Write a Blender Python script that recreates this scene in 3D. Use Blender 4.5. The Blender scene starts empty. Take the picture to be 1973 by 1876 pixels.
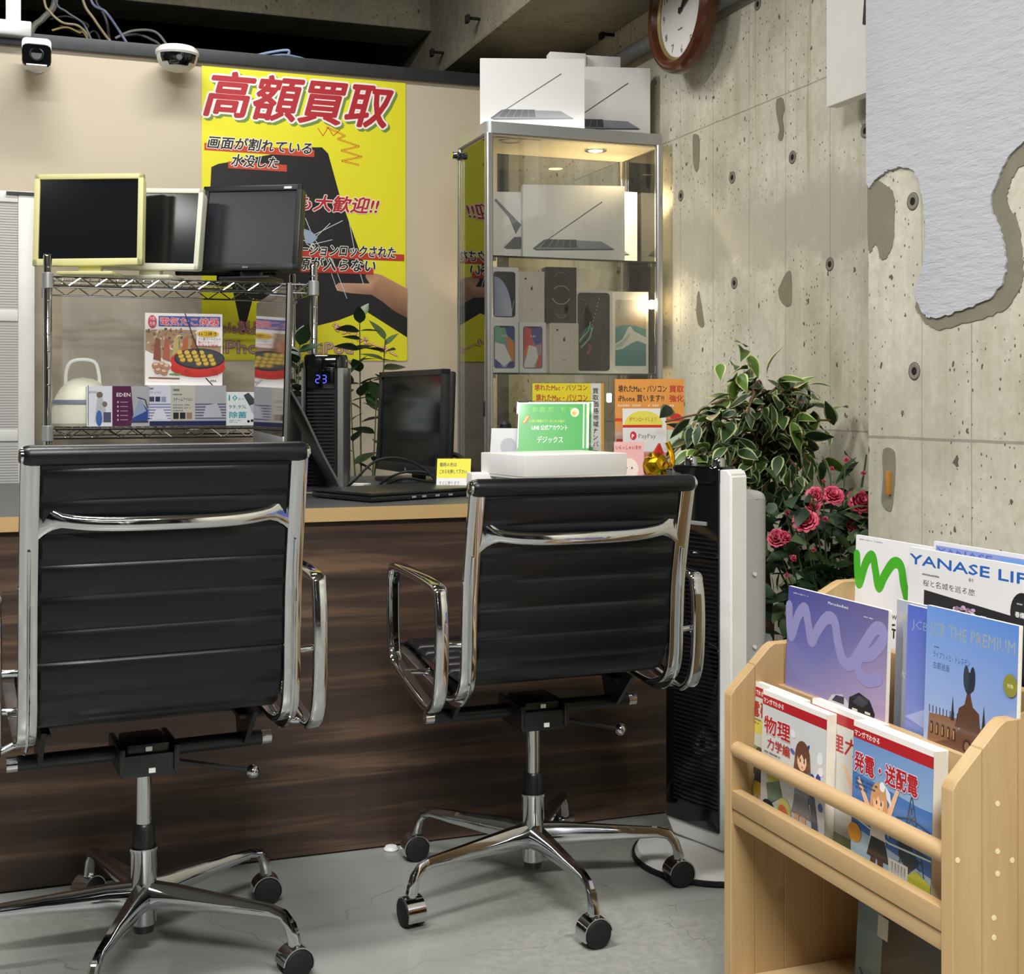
import bpy, bmesh, math, random
from mathutils import Vector, Matrix
from math import sin, cos, pi, radians

# ------------------------------------------------------------------ frame of reference
# The room is laid out square: +X runs along the back wall to the right, +Y goes deeper, +Z up.
A = radians(20); SA, CA = sin(A), cos(A)
F, CX, HY, EYE = 2500.0, 986.5, 769.0, 0.96
scene = bpy.context.scene
COL = scene.collection
D2 = bpy.data
random.seed(7)
rnd = random.random
def ru(a, b): return a + (b - a) * random.random()

# camera
cd = D2.cameras.new('camera'); cam = D2.objects.new('camera', cd); COL.objects.link(cam)
cam.location = (0, 0, EYE); cam.rotation_euler = (pi / 2, 0, -A)
cd.sensor_width = 36; cd.lens = 36 * F / 1973; cd.shift_y = -(938 - HY) / 1973
cd.clip_start = 0.02; scene.camera = cam
# world, exposure
w = D2.worlds.new('world'); scene.world = w; w.use_nodes = True
w.node_tree.nodes['Background'].inputs[0].default_value = (.75, .8, .9, 1)
w.node_tree.nodes['Background'].inputs[1].default_value = 0.25
scene.view_settings.view_transform = 'Standard'; scene.view_settings.look = 'None'
scene.view_settings.gamma = 1; scene.view_settings.use_curve_mapping = False
scene.view_settings.exposure = 0.0
scene.cycles.use_denoising = True
scene.cycles.max_bounces = 10; scene.cycles.transparent_max_bounces = 16
scene.cycles.sample_clamp_indirect = 6
# ceiling lights of the shop
def area(name, x, y, z, sx, sy, power, col=(1, .985, .95), rot=(0, 0, 0)):
    l = D2.lights.new(name, 'AREA'); l.shape = 'RECTANGLE'; l.size = sx; l.size_y = sy
    l.energy = power; l.color = col
    o = D2.objects.new(name, l); o.location = (x, y, z); o.rotation_euler = rot; COL.objects.link(o)
area('ceiling_light_back', 0.35, 3.75, 2.82, 1.2, .12, 30)
area('ceiling_light_middle', -0.35, 1.7, 2.82, 1.2, .16, 66)
area('ceiling_light_front', 0.2, -0.6, 2.82, 1.2, .3, 140)
area('ceiling_light_left', -2.0, 2.6, 2.82, .3, 1.2, 20)

# ------------------------------------------------------------------ measuring helpers
def ray(x, y):
    X = (x - CX) / F
    return (X * CA + SA, -X * SA + CA, -(y - HY) / F)
def onU(x, y, u):
    r = ray(x, y); t = u / r[0]; return Vector((u, r[1] * t, EYE + r[2] * t))
def onV(x, y, v):
    r = ray(x, y); t = v / r[1]; return Vector((r[0] * t, v, EYE + r[2] * t))
def RC(X, Y, Z=0): return Vector((X * CA + Y * SA, -X * SA + Y * CA, Z))

# ------------------------------------------------------------------ materials
def lin(h):
    if isinstance(h, str):
        h = h.lstrip('#'); h = h if len(h) == 6 else ''.join(q * 2 for q in h); c = [int(h[i:i + 2], 16) / 255 for i in (0, 2, 4)]
    else: c = h
    return tuple(x / 12.92 if x <= .04045 else ((x + .055) / 1.055) ** 2.4 for x in c)
MATS = {}
class N:
    def __init__(s, m): s.t = m.node_tree; s.n = s.t.nodes; s.b = s.n.get('Principled BSDF')
    def add(s, kind, **kw):
        n = s.n.new(kind)
        for k, v in kw.items():
            if k.startswith('i_'):
                key = k[2:].replace('_', ' ')
                n.inputs[int(key) if key.isdigit() else key].default_value = v
            else: setattr(n, k, v)
        return n
    def l(s, a, b): s.t.links.new(a, b)
    def ramp(s, fac, stops):
        r = s.n.new('ShaderNodeValToRGB'); e = r.color_ramp.elements
        while len(e) < len(stops): e.new(.5)
        for i, (p, c) in enumerate(stops): e[i].position = p; e[i].color = (*c, 1) if len(c) == 3 else c
        s.l(fac, r.inputs[0]); return r.outputs[0]
    def mix(s, fac, a, b, mode='MIX'):
        m = s.n.new('ShaderNodeMix'); m.data_type = 'RGBA'; m.blend_type = mode
        for sock, v in ((0, fac), (6, a), (7, b)):
            if hasattr(v, 'links'): s.l(v, m.inputs[sock])
            elif sock == 0: m.inputs[0].default_value = v
            else: m.inputs[sock].default_value = (*v, 1) if len(v) == 3 else v
        return m.outputs[2]
    def math(s, op, a, b=0.0, c=None):
        m = s.n.new('ShaderNodeMath'); m.operation = op
        for i, v in enumerate((a, b, c)):
            if v is None: continue
            if hasattr(v, 'links'): s.l(v, m.inputs[i])
            else: m.inputs[i].default_value = v
        return m.outputs[0]
    def coords(s, scale=(1, 1, 1), rot=(0, 0, 0), src='Object'):
        t = s.n.new('ShaderNodeTexCoord'); m = s.n.new('ShaderNodeMapping')
        m.inputs['Scale'].default_value = scale; m.inputs['Rotation'].default_value = rot
        s.l(t.outputs[src], m.inputs[0]); return m.outputs[0]
    def noise(s, vec, scale, detail=4, rough=.5, out=0, dist=0):
        n = s.n.new('ShaderNodeTexNoise'); n.inputs['Scale'].default_value = scale
        n.inputs['Detail'].default_value = detail; n.inputs['Roughness'].default_value = rough
        n.inputs['Distortion'].default_value = dist
        s.l(vec, n.inputs['Vector']); return n.outputs[out]
    def bump(s, h, strength=.3, dist=.002, prev=None):
        b = s.n.new('ShaderNodeBump'); b.inputs['Strength'].default_value = strength; b.inputs['Distance'].default_value = dist
        s.l(h, b.inputs['Height'])
        if prev is not None: s.l(prev, b.inputs['Normal'])
        return b.outputs[0]
def newmat(name):
    m = D2.materials.new(name); m.use_nodes = True; MATS[name] = m; return m, N(m)
def M(name, col=None, rough=.5, metal=0, var=.06, vs=18, coat=0, bump=0, spec=None, emit=None, estr=1, alpha=None):
    if name in MATS: return MATS[name]
    m, n = newmat(name); c = lin(col)
    f = n.noise(n.coords(), vs, 3)
    n.l(n.mix(f, tuple(max(0, x * (1 - var)) for x in c), tuple(min(1, x * (1 + var)) for x in c)), n.b.inputs['Base Color'])
    n.b.inputs['Roughness'].default_value = rough; n.b.inputs['Metallic'].default_value = metal
    if coat: n.b.inputs['Coat Weight'].default_value = coat; n.b.inputs['Coat Roughness'].default_value = .05
    if spec is not None: n.b.inputs['Specular IOR Level'].default_value = spec
    if bump: n.l(n.bump(n.noise(n.coords(), vs * 12, 4), bump, .001), n.b.inputs['Normal'])
    if emit: n.b.inputs['Emission Color'].default_value = (*lin(emit), 1); n.b.inputs['Emission Strength'].default_value = estr
    return m
M('chrome', '#c9cacd', .06, 1, .02)
M('aluminium', '#b9babb', .32, 1, .03)
M('silver_plastic', '#b6b8ba', .35, .6, .02)
M('brushed_silver', '#c4c6c9', .25, .9, .03)
M('black_plastic', '#17181a', .35, 0, .1)
M('black_gloss', '#0a0b0d', .06, 0, .1, coat=.6)
M('black_matte', '#101011', .6)
M('white_plastic', '#e6e6e4', .4)
M('white_paper', '#eceae6', .55)
M('page_edge', '#e9e4d6', .8, 0, .08, 90)
M('cream_plastic', '#dcd89a', .45)
M('ivory_plastic', '#e3e2cf', .45)
M('screen_black', '#15171b', .12, 0, .04)
M('screen_grey', '#22262c', .3, 0, .04)
M('carton_white', '#e8e7e4', .45, 0, .01)
M('space_grey', '#6c6d6b', .42, .4)
M('steel_dark', '#3a3c3e', .5, .5, .25, 30)
M('maple_edge', '#b99a69', .45, 0, .08, 12)
M('worktop', '#3c3e40', .42, 0, .06, 40)
M('rubber', '#0d0d0e', .7)
M('gold', '#d9a820', .22, 1, .1)
M('turquoise', '#35b8a4', .3)
M('red_plastic', '#b0231c', .35)
M('terracotta', '#7a4a34', .8)
M('dark_soil', '#1d1510', .95)
M('stem_green', '#4d5a32', .6)
M('bark', '#6e5238', .85, 0, .2, 60, bump=.6)
M('hole_dark', '#120f0d', .9)
M('cone_grey', '#807a6e', .85)
M('rust_bolt', '#16130f', .8)

def leather():
    m, n = newmat('leather'); n.b.inputs['Base Color'].default_value = (*lin('#0b0d12'), 1)
    n.b.inputs['Roughness'].default_value = .33; n.b.inputs['Specular IOR Level'].default_value = .4
    v = n.coords(); vor = n.add('ShaderNodeTexVoronoi'); vor.inputs['Scale'].default_value = 700; n.l(v, vor.inputs[0])
    n.l(n.bump(vor.outputs[0], .12, .0006), n.b.inputs['Normal'])
leather()
def printmat(name, rough, coat=0):
    m, n = newmat(name); a = n.add('ShaderNodeAttribute', attribute_name='Col')
    n.l(a.outputs['Color'], n.b.inputs['Base Color']); n.b.inputs['Roughness'].default_value = rough
    if coat: n.b.inputs['Coat Weight'].default_value = coat; n.b.inputs['Coat Roughness'].default_value = .08
    r = n.noise(n.coords(), 5, 2); n.l(n.bump(r, .15, .003), n.b.inputs['Normal'])
printmat('print_matte', .5); printmat('print_gloss', .3, .25); printmat('print_leaf', .42)
def ledmat():
    m, n = newmat('led_blue'); n.b.inputs['Base Color'].default_value = (0, 0, .1, 1)
    n.b.inputs['Emission Color'].default_value = (.06, .06, 1, 1); n.b.inputs['Emission Strength'].default_value = 5
ledmat()
M('lamp_glow', '#fff0cc', .5, emit='#ffd890', estr=25)
def glass(name, tint=(1, 1, 1), refl=1.0, haze=0):
    m, n = newmat(name); n.n.remove(n.b)
    tr = n.add('ShaderNodeBsdfTransparent'); tr.inputs[0].default_value = (*tint, 1)
    gl = n.add('ShaderNodeBsdfGlossy'); gl.inputs['Roughness'].default_value = .01; gl.inputs[0].default_value = (refl,) * 3 + (1,)
    fr = n.add('ShaderNodeFresnel'); fr.inputs[0].default_value = 1.5
    sm = n.noise(n.coords(), 3, 3); fac = n.math('ADD', fr.outputs[0], n.math('MULTIPLY', sm, .02))
    mx = n.add('ShaderNodeMixShader'); n.l(fac, mx.inputs[0]); n.l(tr.outputs[0], mx.inputs[1]); n.l(gl.outputs[0], mx.inputs[2])
    if haze:
        df = n.add('ShaderNodeBsdfDiffuse'); df.inputs[0].default_value = (.8, .8, .78, 1)
        m2 = n.add('ShaderNodeMixShader'); m2.inputs[0].default_value = haze
        n.l(mx.outputs[0], m2.inputs[1]); n.l(df.outputs[0], m2.inputs[2]); mx = m2
    n.l(mx.outputs[0], n.n['Material Output'].inputs[0])
glass('glass_clear', (.995, 1, .995)); glass('glass_shelf', (.93, .98, .95)); glass('glass_edge', (.25, .45, .36))
glass('acrylic', (.99, .99, .99)); glass('plastic_film', (.93, .92, .9), .6, .3)

def wood(name, c1, c2, c3, grain, rough=.45, axis='X', stretch=14, knots=False):
    m, n = newmat(name)
    sc = {'X': (1 / stretch, 1, 1), 'Y': (1, 1 / stretch, 1), 'Z': (1, 1, 1 / stretch)}[axis]
    v = n.coords(sc); f1 = n.noise(v, grain, 6, .6, dist=.6); f2 = n.noise(v, grain * 6, 3, .6)
    c = n.ramp(f1, [(.3, lin(c1)), (.5, lin(c2)), (.68, lin(c3))])
    c = n.mix(n.math('MULTIPLY', f2, .45), c, tuple(x * .55 for x in lin(c2)))
    if knots:
        vo = n.add('ShaderNodeTexVoronoi'); vo.inputs['Scale'].default_value = 5.5
        n.l(n.coords((1, 1, .62)), vo.inputs[0])
        k = n.ramp(vo.outputs[0], [(.03, (1, 1, 1)), (.085, (0, 0, 0))]); c = n.mix(k, c, lin('#8a5a2c'))
    n.l(c, n.b.inputs['Base Color']); n.b.inputs['Roughness'].default_value = rough
    n.l(n.bump(f2, .1, .001), n.b.inputs['Normal'])
wood('walnut_laminate', '#2b201c', '#46362d', '#7c614c', 24, .4, 'X', 20)
wood('pine_upright', '#ae8a5a', '#c3a272', '#d0b386', 9, .5, 'Z', 12, True)
wood('pine_rail', '#b39062', '#c8a87a', '#d6b98e', 9, .5, 'Y', 12)
wood('clock_wood', '#40200f', '#5e321c', '#744428', 12, .25, 'Z', 4)

def concrete(name, base, dark, light, joints_z=(), joints_y=(), band=None, streak=.5, rough=.85, flat=True):
    m, n = newmat(name); P = n.add('ShaderNodeNewGeometry').outputs['Position']
    sep = n.add('ShaderNodeSeparateXYZ'); n.l(P, sep.inputs[0])
    mp = n.add('ShaderNodeMapping'); n.l(P, mp.inputs[0]); mp.inputs['Scale'].default_value = (6, 6, .55)
    big = n.noise(P, 2.2, 6, .6); st = n.noise(mp.outputs[0], 2.2, 6, .65); fine = n.noise(P, 45, 5, .7)
    c = n.ramp(big, [(.3, lin(dark)), (.5, lin(base)), (.72, lin(light))])
    c = n.mix(n.math('MULTIPLY', n.ramp(st, [(.45, (0, 0, 0)), (.7, (1, 1, 1))]), streak), c, lin(light))
    c = n.mix(n.math('MULTIPLY', n.ramp(fine, [(.4, (0, 0, 0)), (.7, (1, 1, 1))]), .4), c, lin(dark))
    # stained run-off streaks
    mp3 = n.add('ShaderNodeMapping'); n.l(P, mp3.inputs[0]); mp3.inputs['Scale'].default_value = (9, 9, .25)
    rs = n.ramp(n.noise(mp3.outputs[0], 2.6, 3, .6), [(.66, (0, 0, 0)), (.7, (1, 1, 1)), (.74, (0, 0, 0))])
    c = n.mix(n.math('MULTIPLY', rs, .5), c, lin('#8f8a5c'))
    mp4 = n.add('ShaderNodeMapping'); n.l(P, mp4.inputs[0]); mp4.inputs['Scale'].default_value = (14, 14, .6); mp4.inputs['Location'].default_value = (3, 1, 2)
    c = n.mix(n.math('MULTIPLY', n.ramp(n.noise(mp4.outputs[0], 2.2, 4, .6), [(.6, (0, 0, 0)), (.72, (1, 1, 1))]), .3), c, lin(dark))
    # air holes: many small, few bigger
    h = None
    sx = n.add('ShaderNodeSeparateXYZ'); nz = n.noise(P, 70, 3, .6, 1); sn = n.add('ShaderNodeSeparateColor'); n.l(nz, sn.inputs[0])
    for sc, thr, dens in ((62, .19, .68), (20, .12, .74), (8, .065, .6)):
        vo = n.add('ShaderNodeTexVoronoi', voronoi_dimensions='2D'); vo.inputs['Scale'].default_value = 1
        n.l(P, sx.inputs[0]); cb = n.add('ShaderNodeCombineXYZ')
        n.l(n.math('ADD', n.math('MULTIPLY', n.math('ADD', sx.outputs[0], sx.outputs[1]), sc * 1.25), n.math('MULTIPLY', sn.outputs[0], .3)), cb.inputs[0])
        n.l(n.math('ADD', n.math('MULTIPLY', n.math('ADD', sx.outputs[2], n.math('MULTIPLY', sx.outputs[0], .6)), sc * .8), n.math('MULTIPLY', sn.outputs[1], .3)), cb.inputs[1])
        n.l(cb.outputs[0], vo.inputs[0])
        sp = n.add('ShaderNodeSeparateColor'); n.l(vo.outputs['Color'], sp.inputs[0])
        d = n.math('LESS_THAN', vo.outputs[0], n.math('MULTIPLY', sp.outputs[1], thr))
        pit = n.math('MULTIPLY', d, n.math('GREATER_THAN', sp.outputs[0], dens))
        pit = n.math('MULTIPLY', pit, n.math('GREATER_THAN', n.noise(P, 3.1, 3), .43))
        h = pit if h is None else n.math('MAXIMUM', h, pit)
    if band:
        z0, z1, cc = band
        zz = n.math('ADD', sep.outputs[2], n.math('MULTIPLY', n.math('SUBTRACT', n.noise(P, 5, 6, .7), .5), .34))
        up = n.add('ShaderNodeMapRange', interpolation_type='SMOOTHSTEP'); n.l(zz, up.inputs[0]); up.inputs[1].default_value = z0 - .03; up.inputs[2].default_value = z0 + .02
        dn = n.add('ShaderNodeMapRange', interpolation_type='SMOOTHSTEP'); n.l(zz, dn.inputs[0]); dn.inputs[1].default_value = z1; dn.inputs[2].default_value = z1 + .12
        bf = n.math('MULTIPLY', up.outputs[0], n.math('SUBTRACT', 1, dn.outputs[0]))
        c = n.mix(n.math('MULTIPLY', bf, .8), c, lin(cc)); h = n.math('MULTIPLY', h, n.math('SUBTRACT', 1, bf))
    line = None
    for ax, arr in ((2, joints_z), (1, joints_y)):
        for p, wd in arr:
            wob = n.math('MULTIPLY', n.math('SUBTRACT', n.noise(P, 8, 2), .5), .004)
            e = n.math('LESS_THAN', n.math('ABSOLUTE', n.math('ADD', n.math('SUBTRACT', sep.outputs[ax], p), wob)), wd)
            line = e if line is None else n.math('MAXIMUM', line, e)
    c = n.mix(n.math('MULTIPLY', h, .85), c, lin('#3a362e'))
    hh = n.math('SUBTRACT', n.math('MULTIPLY', fine, .25), h)
    if line is not None:
        c = n.mix(n.math('MULTIPLY', line, .5), c, lin('#5c5a50')); hh = n.math('SUBTRACT', hh, n.math('MULTIPLY', line, .6))
    n.l(c, n.b.inputs['Base Color']); n.b.inputs['Roughness'].default_value = rough
    n.l(n.bump(hh, .6, .004), n.b.inputs['Normal'])
JY = [(y, .0012) for y in (3.82, 3.6, 3.38, 3.18, 2.96, 2.74, 2.52)]
concrete('concrete_wall', '#cbc7b5', '#a8a48f', '#e4e1d3', [(.877, .002), (1.822, .002), (2.135, .002)], JY, (1.36, 1.5, '#b2ae9e'))
concrete('concrete_pillar', '#c3c0af', '#9f9c88', '#dcd9ca', [(.879, .003)], [(2.2, .001), (2.05, .0012)], None)
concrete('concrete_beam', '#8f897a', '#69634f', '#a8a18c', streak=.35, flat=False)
concrete('concrete_back', '#b0ad9b', '#908d7d', '#c8c5b4', streak=.8, flat=False)
def plaster():
    m, n = newmat('trowel_plaster'); v = n.coords((1, .22, 1), (radians(12), 0, 0))
    f = n.noise(v, 60, 5, .7); f2 = n.noise(n.coords(), 3, 3)
    n.l(n.mix(f2, lin('#b2b4bc'), lin('#c6c8cf')), n.b.inputs['Base Color'])
    n.b.inputs['Roughness'].default_value = .75; n.l(n.bump(f, .9, .005), n.b.inputs['Normal'])
    m, n = newmat('plaster_stain'); f = n.noise(n.coords(), 14, 5, .7)
    n.l(n.mix(f, lin('#6f6b59'), lin('#8f8b78')), n.b.inputs['Base Color']); n.b.inputs['Roughness'].default_value = .8
    n.l(n.bump(f, .5, .004), n.b.inputs['Normal'])
plaster()
def floor_mat():
    m, n = newmat('floor_coating'); P = n.add('ShaderNodeNewGeometry').outputs['Position']
    a = n.noise(P, 1.3, 4, .55); b = n.noise(P, 55, 5, .75)
    c = n.mix(a, lin('#838683'), lin('#979a96'))
    worn = n.math('MULTIPLY', n.ramp(n.noise(P, 1.5, 3, .6), [(.5, (0, 0, 0)), (.6, (1, 1, 1))]), n.ramp(b, [(.35, (0, 0, 0)), (.6, (1, 1, 1))]))
    c = n.mix(n.math('MULTIPLY', worn, .5), c, lin('#b8b5ab'))
    vo = n.add('ShaderNodeTexVoronoi', feature='DISTANCE_TO_EDGE'); vo.inputs['Scale'].default_value = 1.7
    w = n.add('ShaderNodeVectorMath', operation='ADD'); n.l(P, w.inputs[0])
    s = n.add('ShaderNodeVectorMath', operation='SCALE'); n.l(n.noise(P, 3, 4, .6, 1), s.inputs[0]); s.inputs['Scale'].default_value = .25; n.l(s.outputs[0], w.inputs[1])
    n.l(w.outputs[0], vo.inputs[0]); ck = n.math('LESS_THAN', vo.outputs[0], .0013)
    c = n.mix(n.math('MULTIPLY', ck, .45), c, lin('#5a5b58')); n.l(c, n.b.inputs['Base Color'])
    n.l(n.mix(b, (.25,) * 3, (.42,) * 3), n.b.inputs['Roughness'])
    n.l(n.bump(b, .08, .001), n.b.inputs['Normal'])
floor_mat()
M('partition_paint', '#c3b7a3', .6, 0, .03, 1.5)
M('frosted_panel', '#c9c8c6', .35, 0, .03, 3)
M('room_white', '#4d4a46', .7, 0, .05, 2)
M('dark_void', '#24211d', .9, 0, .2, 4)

# ------------------------------------------------------------------ mesh helpers
def finish(name, bm, mats, parent=None, loc=None, rot=None, angle=32, mesh=None):
    me = D2.meshes.new(name)
    if bm is not None:
        bmesh.ops.recalc_face_normals(bm, faces=bm.faces); bm.to_mesh(me); bm.free()
    if isinstance(mats, str): mats = [mats]
    for m in mats: me.materials.append(MATS[m])
    if angle:
        me.polygons.foreach_set('use_smooth', [True] * len(me.polygons)); me.set_sharp_from_angle(angle=radians(angle))
    return link(name, me, parent, loc, rot)
def link(name, me, parent=None, loc=None, rot=None):
    o = D2.objects.new(name, me); COL.objects.link(o)
    if parent is not None: o.parent = parent
    if loc is not None: o.location = loc
    if rot is not None: o.rotation_euler = rot
    return o
def tag(o, label, cat, group=None):
    o['label'] = label; o['category'] = cat
    if group: o['group'] = group
    return o
def thing(name, label, cat, loc=(0, 0, 0), rotz=0, group=None, rot=None):
    o = D2.objects.new(name, None); COL.objects.link(o); o.location = loc; o.rotation_euler = rot or (0, 0, rotz)
    o.empty_display_size = .05
    return tag(o, label, cat, group)
def struct(o): o['kind'] = 'structure'; return o
def BM(): return bmesh.new()
def box(bm, c, s, bev=0, rz=0, mi=0, R=None):
    mt = Matrix.Translation(c) @ (R if R is not None else Matrix.Rotation(rz, 4, 'Z')) @ Matrix.Diagonal((*s, 1))
    r = bmesh.ops.create_cube(bm, size=1, matrix=mt)
    fs = set(f for v in r['verts'] for f in v.link_faces)
    for f in fs: f.material_index = mi
    if bev:
        es = set(e for v in r['verts'] for e in v.link_edges)
        q = bmesh.ops.bevel(bm, geom=list(es), offset=bev, segments=2, affect='EDGES', profile=.6)
        for f in q['faces']: f.material_index = mi
    return bm
def boxb(x0, x1, y0, y1, z0, z1, bev=0, bm=None, mi=0):
    return box(bm or BM(), ((x0 + x1) / 2, (y0 + y1) / 2, (z0 + z1) / 2), (abs(x1 - x0), abs(y1 - y0), abs(z1 - z0)), bev, 0, mi)
def circ(n, r, ry=None): return [(r * cos(2 * pi * i / n), (ry or r) * sin(2 * pi * i / n)) for i in range(n)]
def rrect(w, h, r=None, k=2):
    r = r if r is not None else min(w, h) * .3; out = []
    for cx, cy, a0 in ((w / 2 - r, h / 2 - r, 0), (-w / 2 + r, h / 2 - r, 90), (-w / 2 + r, -h / 2 + r, 180), (w / 2 - r, -h / 2 + r, 270)):
        for i in range(k + 1):
            a = radians(a0 + 90 * i / k); out.append((cx + r * cos(a), cy + r * sin(a)))
    return out
def smooth(pts, sub=6, closed=False):
    P = [Vector(p) for p in pts]; n = len(P); out = []
    rng = range(n if closed else n - 1)
    for i in rng:
        p0 = P[(i - 1) % n] if closed or i > 0 else P[i]; p1 = P[i]; p2 = P[(i + 1) % n]
        p3 = P[(i + 2) % n] if closed or i + 2 < n else p2
        for k in range(sub):
            t = k / sub
            out.append(.5 * ((2 * p1) + (p2 - p0) * t + (2 * p0 - 5 * p1 + 4 * p2 - p3) * t * t + (3 * p1 - p0 - 3 * p2 + p3) * t ** 3))
    if not closed: out.append(P[-1])
    return out
def sweep(bm, pts, prof, ref=(0, 0, 1), closed=False, scales=None, mi=0):
    P = [Vector(p) for p in pts]; n = len(P); rings = []; ref = Vector(ref)
    for i, p in enumerate(P):
        if closed: t = P[(i + 1) % n] - P[(i - 1) % n]
        else: t = P[min(i + 1, n - 1)] - P[max(i - 1, 0)]
        t = t.normalized() if t.length > 1e-9 else Vector((0, 0, 1))
        s = ref - ref.dot(t) * t
        if s.length < 1e-4: s = t.orthogonal()
        s.normalize(); u = t.cross(s)
        sc = scales[i] if scales else (1, 1)
        if not isinstance(sc, tuple): sc = (sc, sc)
        rings.append([bm.verts.new(p + s * (a * sc[0]) + u * (b * sc[1])) for a, b in prof])
    m = len(prof)
    for i in range(n if closed else n - 1):
        r0, r1 = rings[i], rings[(i + 1) % n]
        for j in range(m):
            f = bm.faces.new((r0[j], r0[(j + 1) % m], r1[(j + 1) % m], r1[j])); f.material_index = mi
    if not closed:
        for r in (rings[0][::-1], rings[-1]):
            f = bm.faces.new(r); f.material_index = mi
    return bm
def tube(bm, pts, r, n=10, closed=False, mi=0, scales=None):
    P = [Vector(p) for p in pts]; d = (P[-1] - P[0])
    ref = Vector((.31, .17, .93)) if abs(d.normalized().z if d.length else 0) < .8 else Vector((.93, .31, .1))
    return sweep(bm, P, circ(n, r), ref, closed, scales, mi)
def rod(bm, a, b, r, n=10, mi=0): return tube(bm, [a, b], r, n, mi=mi)
def lathe(bm, prof, n=24, c=(0, 0, 0), mi=0, R=None):
    rings = []; c = Vector(c)
    for r, z in prof:
        if r < 1e-6: rings.append([bm.verts.new(c + (R @ Vector((0, 0, z)) if R else Vector((0, 0, z))))])
        else:
            ring = []
            for i in range(n):
                v = Vector((r * cos(2 * pi * i / n), r * sin(2 * pi * i / n), z)); ring.append(bm.verts.new(c + (R @ v if R else v)))
            rings.append(ring)
    for a, b in zip(rings, rings[1:]):
        for j in range(n):
            k = (j + 1) % n
            if len(a) == 1 and len(b) == 1: continue
            if len(a) == 1: f = bm.faces.new((a[0], b[k], b[j]))
            elif len(b) == 1: f = bm.faces.new((a[j], a[k], b[0]))
            else: f = bm.faces.new((a[j], a[k], b[k], b[j]))
            f.material_index = mi
    return bm
def prism(bm, poly, axis, a0, a1, mi=0):
    """poly: 2D points; axis 'X': (y,z) swept in x; 'Y': (x,z) swept in y; 'Z': (x,y) swept in z."""
    def V(p, a): return (a, p[0], p[1]) if axis == 'X' else ((p[0], a, p[1]) if axis == 'Y' else (p[0], p[1], a))
    lo = [bm.verts.new(V(p, a0)) for p in poly]; hi = [bm.verts.new(V(p, a1)) for p in poly]; n = len(poly)
    fs = [bm.faces.new(lo), bm.faces.new(hi[::-1])] + [bm.faces.new((lo[i], hi[i], hi[(i + 1) % n], lo[(i + 1) % n])) for i in range(n)]
    for f in fs: f.material_index = mi
    return bm
def clip(poly, ax, lo, hi):
    for sgn, lim in ((1, lo), (-1, -hi)):
        out = []
        for i, p in enumerate(poly):
            q = poly[(i + 1) % len(poly)]; a, b = sgn * p[ax] - lim, sgn * q[ax] - lim
            if a >= 0: out.append(p)
            if (a >= 0) != (b >= 0):
                t = a / (a - b); out.append((p[0] + (q[0] - p[0]) * t, p[1] + (q[1] - p[1]) * t))
        poly = out
    return poly

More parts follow.
